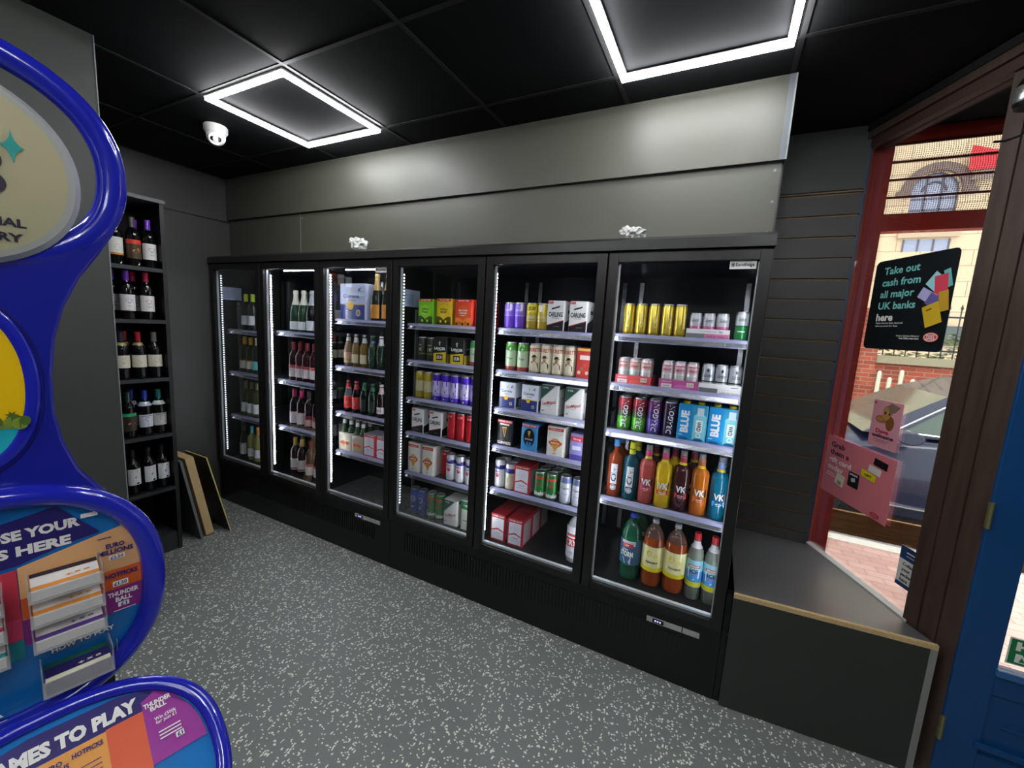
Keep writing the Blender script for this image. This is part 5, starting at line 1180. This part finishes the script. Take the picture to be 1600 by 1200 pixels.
def d_cash(A, w, h):
    T = pr('7fd0c8'); Wh = pr('f0efe8')
    for i, s in enumerate(('Take out', 'cash from', 'all major', 'UK banks')): A.text(s, w*.13, h*(.88-.13*i), h*.080, T, align='l', bold=.025, sx=1.08)
    A.text('here', w*.13, h*.36, h*.080, Wh, align='l', bold=.035, sx=1.08)
    A.text('Please visit your bank, check and', w*.14, h*.295, h*.020, Wh, w=w*.36, align='l', bold=.01); A.text('one account for free', w*.14, h*.262, h*.020, Wh, w=w*.30, align='l', bold=.01)
    def q(cx, cz, ww, hh, r, c):
        cc, s = math.cos(r), math.sin(r); A.poly([(cx+x*cc-y*s, cz+x*s+y*cc) for x, y in ((-ww, -hh), (ww, -hh), (ww, hh), (-ww, hh))], c)
    q(w*.80, h*.70, w*.08, h*.07, .9, pr('9fd6dc')); q(w*.97-w*.04, h*.72, w*.035, h*.09, .3, pr('6fb9b4')); q(w*.87, h*.66, w*.07, h*.10, .15, pr('d8465a')); q(w*.74, h*.56, w*.10, h*.055, -.5, pr('b3b0de')); q(w*.83, h*.50, w*.09, h*.06, -.5, pr('6a5fa0')); q(w*.93, h*.50, w*.05, h*.10, .2, pr('c9a030')); q(w*.83, h*.37, w*.09, h*.11, .35, pr('d8b32c'))
    q(w*.79, h*.42, w*.03, h*.006, .35, pr('4a3a10'))
    A.text('Need a Service Advance?', w*.74, h*.155, h*.018, Wh, w=w*.28, align='r', bold=.01); A.text('Post Office near here', w*.74, h*.128, h*.018, Wh, w=w*.24, align='r', bold=.03)
    A.ell(w*.87, h*.145, w*.085, h*.050, pr('c8372e')); A.ring(w*.87, h*.145, w*.075, h*.042, w*.008, Wh); A.text('POST', w*.87, h*.157, h*.022, Wh, w=w*.09, bold=.03); A.text('OFFICE', w*.87, h*.130, h*.022, Wh, w=w*.10, bold=.03)
poster('cash_poster', 'black poster with teal writing about taking out cash, on the window', 'poster', wa(.278), wa(.632), 1.627, 2.03, pr('11171a'), d_cash, rnd=.022)
def d_dog(A, w, h):
    br = pr('a5703c'); b2 = pr('8a5428')
    A.ell(w*.52, h*.78, w*.17, h*.14, pr('b58a5c')); A.poly([(w*.50, h*.90), (w*.60, h*.98), (w*.92, h*.92), (w*.78, h*.80), (w*.62, h*.74)], pr('8a7060'))
    A.ell(w*.36, h*.61, w*.22, h*.085, br); A.ell(w*.66, h*.55, w*.14, h*.15, b2); A.ell(w*.50, h*.70, w*.13, h*.10, pr('c08a50')); A.ell(w*.46, h*.755, w*.035, h*.03, pr('2a1a14')); A.ell(w*.60, h*.74, w*.03, h*.025, pr('2a1a14')); A.ell(w*.30, h*.60, w*.10, h*.035, pr('b98048'))
    A.text('Dogs', w*.46, h*.36, h*.085, pr('c22f45'), w=w*.44, bold=.03); A.text('welcome', w*.50, h*.26, h*.075, pr('3f2040'), w=w*.76, bold=.03)
    A.rect(w*.2, w*.76, h*.165, h*.175, pr('9c5f70')); A.rect(w*.3, w*.68, h*.125, h*.135, pr('9c5f70')); A.ell(w*.08, h*.94, w*.05, h*.025, pr('b83a50'))
poster('dog_poster', 'pink poster with a brown dog and the words Dogs welcome', 'poster', wa(.381), wa(.519), 1.183, 1.397, pr('e09aa6'), d_dog, off=.0)
def d_gift(A, w, h):
    D = pr('43213f'); Wh = pr('f6e6e6')
    for i, (s, c) in enumerate((('Grab', D), ('them a', D), ('gift card', Wh), ('today', Wh))): A.text(s, w*.07, h*(.87-.13*i), h*.088, c, align='l', bold=.03, sx=1.25)
    A.rect(w*.07, w*.20, h*.36, h*.372, Wh); A.rect(w*.07, w*.30, h*.32, h*.332, Wh)
    def q(cx, cz, ww, hh, r, c):
        cc, s = math.cos(r), math.sin(r); A.poly([(cx+x*cc-y*s, cz+x*s+y*cc) for x, y in ((-ww, -hh), (ww, -hh), (ww, hh), (-ww, hh))], c)
    q(w*.82, h*.86, w*.09, h*.055, -.1, pr('18161a')); q(w*.76, h*.73, w*.085, h*.055, -.1, pr('e6dfd6')); q(w*.69, h*.61, w*.10, h*.055, -.1, pr('e6d81e')); q(w*.50, h*.43, w*.08, h*.12, .0, pr('1c1a20')); q(w*.30, h*.32, w*.07, h*.10, -.15, pr('e9dcc8'))
    q(w*.50, h*.43, w*.03, h*.03, .3, pr('c8c8cc')); A.text('GIFT', w*.69, h*.61, h*.035, D, w=w*.10, bold=.03); q(w*.30, h*.27, w*.03, h*.03, -.15, pr('9a9a80')); A.rect(w*.44, w*.56, h*.50, h*.525, pr('d6d6da'))
    A.ring(w*.86, h*.075, w*.06, h*.04, .004, pr('b8303c')); A.rect(w*.80, w*.92, h*.07, h*.082, pr('b8303c'))
poster('gift_card_poster', 'coral pink poster advertising gift cards, lowest on the splayed window', 'poster', wa(.360), wa(.738), .868, 1.165, pr('e07f88'), d_gift, off=.004, skew=-.03)
def d_note(A, w, h):
    A.rect(0, w, h*.68, h, pr('25406f')); A.rect(0, w, 0, h*.10, pr('25406f')); A.rect(w*.06, w*.94, h*.12, h*.66, pr('e6e6de'))
    A.rect(w*.2, w*.6, h*.86, h*.89, pr('e6e6de')); A.rect(w*.2, w*.85, h*.78, h*.80, pr('c9cfe0'))
    for i, s in enumerate(('Collect', 'your', 'packages', 'here')): A.text(s, w*.14, h*(.58-.13*i), h*.08, pr('2a2c34'), align='l', bold=.03)
poster('collection_sticker', 'blue and white parcel collection sticker low on the window near the post', 'sticker', wa(.150), wa(.280), .650, .822, pr('e6e6de'), d_note)

# ------------------------------------------------------------------ outside
b = MB(); b.box(4.3, 9, .9, 2.55, -.4, -.1, M_pave); b.box(4.62, 9, .02, .9, -.4, -.1, M_pave); b.box(4.31, 4.62, .75, .9, -.4, -.1, M_pave); b.prism([(4.62, .05), (4.62, .75), (4.33, .75), (4.56, .22)], lambda x, y, z: (x, y, z), -.4, -.1, M_pave); struct(b, 'ground', smooth=0)
b = MB(); b.box(0, 26, 2.56, 2.70, -.4, -.10, mat('c9c2b4', .8, name='kerb_stone')); struct(b, 'trim_8', smooth=0)
b = MB(); b.box(-6, 30, 2.7, 7.0, -.5, -.23, mat('8c8a86', .85, noise=.3, name='asphalt')); b.box(-6, 30, 7.0, 7.9, -.5, -.12, mat('b5aca0', .85)); struct(b, 'ground_road', smooth=0)
# red shopfront frame and roller shutter across the lobby opening
RD = mat('c8382c', .35, coat=.3, name='red_gloss_paint')
b = MB(); b.box(4.310, 4.395, .80, .88, -.1, 2.80, RD); b.box(4.395, 5.60, .80, .86, 2.205, 2.282, RD); b.box(5.52, 5.60, .80, .88, -.1, 2.205, RD)
b.box(4.30, 5.7, .78, .92, 2.80, 3.1, RD); struct(b, 'trim_9', smooth=0)
b = MB(); b.box(4.60, 5.7, .10, .80, 2.82, 2.88, mat('7a6a58', .7)); struct(b, 'ceiling_lobby', smooth=0)
b = MB(); b.box(5.61, 5.9, .10, .90, -.1, 2.9, mat('8a8378', .7)); struct(b, 'wall_lobby', smooth=0)
def shutter():
    t = thing('roller_shutter', 'red roller shutter with perforated slats above the red transom', 'shutter', (4.40, .84, 2.29))
    z = 0.0; i = 0
    while z < .50:
        m = MB(); solid = z > .33; mt = RD if solid else M_perf; n = 5; H = .083
        for q in range(n):
            a0 = -PI/2+PI*q/n; a1 = -PI/2+PI*(q+1)/n
            y0, y1 = -.012*math.cos(a0), -.012*math.cos(a1); z0, z1 = z+.006+(H-.010)*(q/n), z+.006+(H-.010)*((q+1)/n)
            m.add([(0, y0, z0), (1.12, y0, z0), (1.12, y1, z1), (0, y1, z1)], [(0, 1, 2, 3)], mt)
        m.box(0, 1.12, -.004, .004, z-.004, z+.006, mat('6a1a18', .5, name='dark_red_joint'))
        m.build('slat', t, smooth=50, fix=False); z += H; i += 1
shutter()
o = MB().box(4.40, 5.52, .815, .835, .615, .742, M_rail).build('wooden_rail', smooth=0, bevel=.003); tag(o, 'brown wooden rail across the opening behind the gift card poster', 'rail')

def car():
    t = thing('parked_car', 'dark blue car parked in the street beyond the window', 'car', (5.30, 3.35, -.23))
    paint = mat('18203a', .3, metal=.1, coat=.35, name='dark_blue_car_paint'); gl = mat('4c5c50', .08, coat=.3, name='car_glass'); rub = mat('121214', .6); ch = mat('d8dade', .15, metal=1)
    # body: sections along x; each section a ring in y,z. x from 0 (nose at the left) to 4.4
    def sec(x, zlo, zbelt, w, zc): return (x, zlo, zbelt, w, zc)
    S = [(-1.15, .35, .62, .62, .72), (-1.0, .24, .72, .80, .80), (-.6, .20, .82, .88, .90), (0.0, .19, .93, .90, .99), (.35, .19, .97, .91, 1.03), (1.2, .19, 1.00, .91, 1.05), (2.4, .19, 1.02, .91, 1.06), (3.1, .22, 1.02, .88, 1.05), (3.35, .32, .95, .78, .98)]
    m = MB(); n = 0; rings = []
    for x, zl, zb, w, zc in S:
        yc = .92
        ring = [(x, yc-w+.06, zl), (x, yc-w, zl+.12), (x, yc-w-.01, (zl+zb)/2), (x, yc-w+.015, zb-.06), (x, yc-w+.06, zb), (x, yc-.35, zc), (x, yc+.35, zc), (x, yc+w-.06, zb), (x, yc+w-.015, zb-.06), (x, yc+w+.01, (zl+zb)/2), (x, yc+w, zl+.12), (x, yc+w-.06, zl)]
        rings.append(ring)
    k = len(rings[0]); vs = [v for r in rings for v in r]; fs = []
    for i in range(len(rings)-1):
        for j in range(k): q = (j+1) % k; fs.append((i*k+j, i*k+q, (i+1)*k+q, (i+1)*k+j))
    fs.append(tuple(range(k))); fs.append(tuple(range((len(rings)-1)*k, len(rings)*k)))
    m.add(vs, fs, paint); m.build('body', t, smooth=50)
    # cabin
    def cab(y0, y1, mt, ins=0):
        prof = [(-.15, 1.00), (.55, 1.48), (.85, 1.58), (1.5, 1.63), (2.4, 1.60), (3.0, 1.45), (3.2, 1.04)]
        lo = [(x, z) for x, z in prof]
        return lo
    prof = [(-.15, 1.00), (.50, 1.42), (.85, 1.56), (1.5, 1.62), (2.4, 1.59), (3.0, 1.42), (3.2, 1.04)]
    m = MB(); vs = []; fs = []
    for x, z in prof:
        ins = .04+.26*(z-1.0)/.62
        vs += [(x, .92-.86+ins, z), (x, .92+.86-ins, z)]
    N = len(prof)
    mroof = MB()
    for i in range(N-1):
        mt = gl if i in (0, N-2) else paint
        m.add([vs[2*i], vs[2*i+1], vs[2*i+3], vs[2*i+2]], [(0, 1, 2, 3)], mt)
    m.build('roof', t, smooth=40, fix=False)
    m = MB()
    for s in (0, 1):
        poly = [vs[2*i+s] for i in range(N)]
        m.add(poly, [tuple(range(N))], paint)
    m.build('pillars', t, smooth=0, fix=False)
    m = MB()
    for s, sg in ((0, -1), (1, 1)):
        def P_(x, z): ins = .04+.26*(z-1.0)/.62; return (x, .92+sg*(.86-ins)+sg*.004, z)
        m.add([P_(.18, 1.05), P_(1.28, 1.05), P_(1.28, 1.52), P_(.92, 1.51), P_(.62, 1.39)], [(0, 1, 2, 3, 4)], gl)
        m.add([P_(1.36, 1.05), P_(2.9, 1.05), P_(2.75, 1.42), P_(2.3, 1.52), P_(1.36, 1.53)], [(0, 1, 2, 3, 4)], gl)
    m.build('side_window', t, smooth=0, fix=False)
    m = MB()
    m.tube([(.16, .045+.02, 1.045), (1.3, .045+.02, 1.045), (2.95, .05+.02, 1.045)], .009, ch, n=6); m.tube([(.10, .07, 1.06), (.60, .25, 1.41), (.92, .31, 1.535), (1.5, .335, 1.57), (2.4, .32, 1.55)], .009, ch, n=6)
    m.tube([(.8, .40, 1.60), (1.5, .40, 1.665), (2.5, .40, 1.63)], .014, ch, n=8)
    m.build('chrome_trim', t)
    m = MB(); b_ = []
    import bmesh
    m.prism([(.12+.10*math.cos(2*PI*i/16), 1.03+.065*math.sin(2*PI*i/16)) for i in range(16)], lambda x, z, y: (x+.02, y, z), -.20, -.06, paint)
    m.box(.09, .17, -.06, .06, .985, 1.01, rub); m.build('door_mirror', t, smooth=50, bevel=.02)
    m = MB(); m.box(.12, .122, .0, .006, .3, .98, rub); m.box(.05, 2.9, -.004, .02, .30, .315, ch); m.box(.70, .85, -.005, .015, .82, .84, ch); m.build('door_seam', t, smooth=0)
    for x in (-.55, 2.45):
        m = MB()
        for r, y0, y1, mt in ((.32, .02, .22, rub), (.22, .012, .03, mat('9a9ca0', .3, metal=.8))):
            m.prism([(x+r*math.cos(2*PI*i/28), .32+r*math.sin(2*PI*i/28)) for i in range(28)], lambda a, z, y: (a, y, z), y0, y1, mt)
        m.build('wheel', t, smooth=40)
        m = MB(); m.prism([(x+.32*math.cos(2*PI*i/28), .32+.32*math.sin(2*PI*i/28)) for i in range(28)], lambda a, z, y: (a, y, z), 1.62, 1.82, rub); m.build('wheel', t, smooth=40)
car()
# street wall with railings, building behind
b = MB(); b.box(6.33, 20, 8.0, 8.3, -.15, 1.36, M_brick); o = b.build('brick_wall', smooth=0); tag(o, 'red brick wall across the street behind the car', 'wall')
b = MB(); b.box(5.2, 6.32, 7.9, 8.5, -.15, 2.35, M_brick); o = b.build('brick_pier', smooth=0); tag(o, 'taller red brick pier at the left end of the street wall', 'pier')
b = MB(); b.box(6.33, 20, 7.92, 8.35, 1.361, 1.50, mat('9a9276', .8, name='coping_stone')); o = b.build('coping', smooth=0); tag(o, 'weathered stone coping on top of the street wall', 'coping')
def railings():
    t = thing('iron_railing', 'black spiked iron railings on top of the street wall', 'railing', (6.4, 8.12, 1.501))
    m = MB(); m.box(0, 9, -.012, .012, .12, .15, M_black); m.box(0, 9, -.012, .012, .72, .75, M_black); m.build('rail', t, smooth=0)
    for i in range(44):
        m = MB(); x = .05+i*.16; m.tube([(x, 0, 0), (x, 0, .86)], .010, M_black, n=6); m.lathe([(.010, .86, M_black), (.022, .89, M_black), (.001, .97, M_black)], 6, x, 0); m.build('bar', t, smooth=0)
railings()
for i, (x, h) in enumerate(((6.32, 1.32), (6.47, 1.22), (6.62, 1.36), (6.78, 1.22))):
    m = MB(); m.lathe([(.03, 0, pr('cfd0b4')), (.03, h, pr('d8d8c0')), (.012, h+.03, pr('d8d8c0'))], 10)
    o = m.build('white_stake', loc=(x, 7.6, -.12)); tag(o, 'pale wooden stake by the brick wall, %s' % ('leftmost of four', 'second of four', 'third of four, tallest', 'rightmost of four')[i], 'stake', 'pale stakes in front of the brick wall')
def hedge():
    rnd = random.Random(3); m = MB(); cs = [pr('5a6a34'), pr('74803e'), pr('445226')]
    for i in range(1500):
        x = rnd.uniform(6.4, 12); y = rnd.uniform(8.5, 9.1); z = 1.3+rnd.random()**1.3*.65; s = rnd.uniform(.03, .08); a = rnd.uniform(0, 6.28); c, q = math.cos(a)*s, math.sin(a)*s
        m.add([(x-c, y-q, z-s*.4), (x+q, y-c, z+s*.2), (x+c, y+q, z+s*.4), (x-q, y+c, z+s*.5)], [(0, 1, 2, 3)], cs[i % 3])
    o = m.build('hedge', smooth=0, fix=False); tag(o, 'green shrubs growing behind the iron railings', 'shrub'); o['kind'] = 'stuff'
hedge()
def building():
    t = thing('stone_building', 'buff stone building with an arched window across the street', 'building', (9, 14, -.2))
    o = lambda x, z: (x-9, z+.2)
    X0, X1, ZB, ZT = 8.02, 9.03, 4.95, 6.05; CX = (X0+X1)/2; R = (X1-X0)/2
    m = MB()
    hole = [(X1, ZB), (X0, ZB)]
    arc = [(CX+R*math.cos(PI*i/16), ZT+R*.95*math.sin(PI*i/16)) for i in range(17)]
    def fq(pts): m.prism([(a-9, c+.2) for a, c in pts], lambda a, c, y: (a, y, c), .0, .4, M_stone)
    fq([(-4, -.2), (X0, -.2), (X0, 7.4), (-4, 7.4)]); fq([(X1, -.2), (26, -.2), (26, 7.4), (X1, 7.4)]); fq([(X0, -.2), (X1, -.2), (X1, ZB), (X0, ZB)])
    for i in range(16):
        a, c = arc[i], arc[i+1]; fq([(c[0], c[1]), (a[0], a[1]), (a[0], 7.4), (c[0], 7.4)])
    m.build('wall', t, smooth=0)
    m = MB(); m.box(-13, 17, -.02, .45, 7.6, 8.1, mat('a08868', .8, name='darker_stone')); m.box(-13, 17, -.12, .45, 8.1, 8.4, mat('a08868', .8)); m.box(-13, 17, -.05, .0, 2.0, 2.55, mat('4f5a58', .7)) ; m.box(-13, 17, .0, .4, 8.4, 12, M_stone); m.build('cornice', t, smooth=0)
    m = MB(); dk = mat('6c5a54', .7, name='hood_stone'); pts = []
    for i in range(16):
        t0, t1 = PI*i/16, PI*(i+1)/16; r0, r1 = R+.02, R+.24
        q = [(CX-9+r*math.cos(tt), ZT+.2+.95*r*math.sin(tt)) for r, tt in ((r0, t0), (r1, t0), (r1, t1), (r0, t1))]
        m.prism(q, lambda a, c, y: (a, y, c), -.10, -.001, dk)
    m.box(X0-9-.34, X0-9-.02, -.1, -.001, ZT+.08, ZT+.2, dk); m.box(X1-9+.02, X1-9+.34, -.1, -.001, ZT+.08, ZT+.2, dk)
    m.build('hood_mould', t, smooth=0)
    m = MB(); gl = mat('8d93a6', .15, coat=.6, name='pale_glazing'); bar = mat('5c5560', .5)
    m.prism([(X0-9, ZB+.2), (X1-9, ZB+.2)]+[(a-9, c+.2) for a, c in arc], lambda a, c, y: (a, y, c), .12, .15, gl)
    for q in range(4): xx = X0-9+(X1-X0)*q/3; m.box(xx-.02, xx+.02, .09, .119, ZB+.2, ZT+.6, bar)
    z = ZB+.2
    while z < ZT+.3: m.box(X0-9, X1-9, .09, .119, z-.015, z+.015, bar); z += .3
    for r in (R*.98, R*.5):
        m.tube([(CX-9+r*math.cos(PI*i/16), .10, ZT+.2+.95*r*math.sin(PI*i/16)) for i in range(17)], .025, bar, n=6)
    m.build('window', t, smooth=0)
    m = MB(); m.box(X0-9-.15, X1-9+.15, -.12, -.001, ZB+.02, ZB+.17, pr('b09a80')); m.build('window_sill', t, smooth=0)
    m = MB(); m.box(X0-9+.02, X1-9-.02, -.004, -.001, ZB-.35, ZB-.02, gl)
    for q in range(4): xx = X0-9+.02+(X1-X0-.04)*q/3; m.box(xx-.02, xx+.02, -.02, -.0045, ZB-.35, ZB-.02, bar)
    m.build('window', t, smooth=0)
building()
m = MB(); m.prism([(0, 0), (.62, 0), (.62, .35), (.55, .42), (0, .62)], lambda a, c, y: (a, y, c), 0, .03, pr('c2242c')); m.prism([(.06, -.25), (.62, -.25), (.62, .28), (.3, 0)], lambda a, c, y: (a, y, c), .031, .05, pr('7a6a62'))
o = m.build('wall_sign', loc=(9.05, 13.8, 6.45), smooth=0); tag(o, 'red sign fixed to the stone building right of the arched window', 'sign')
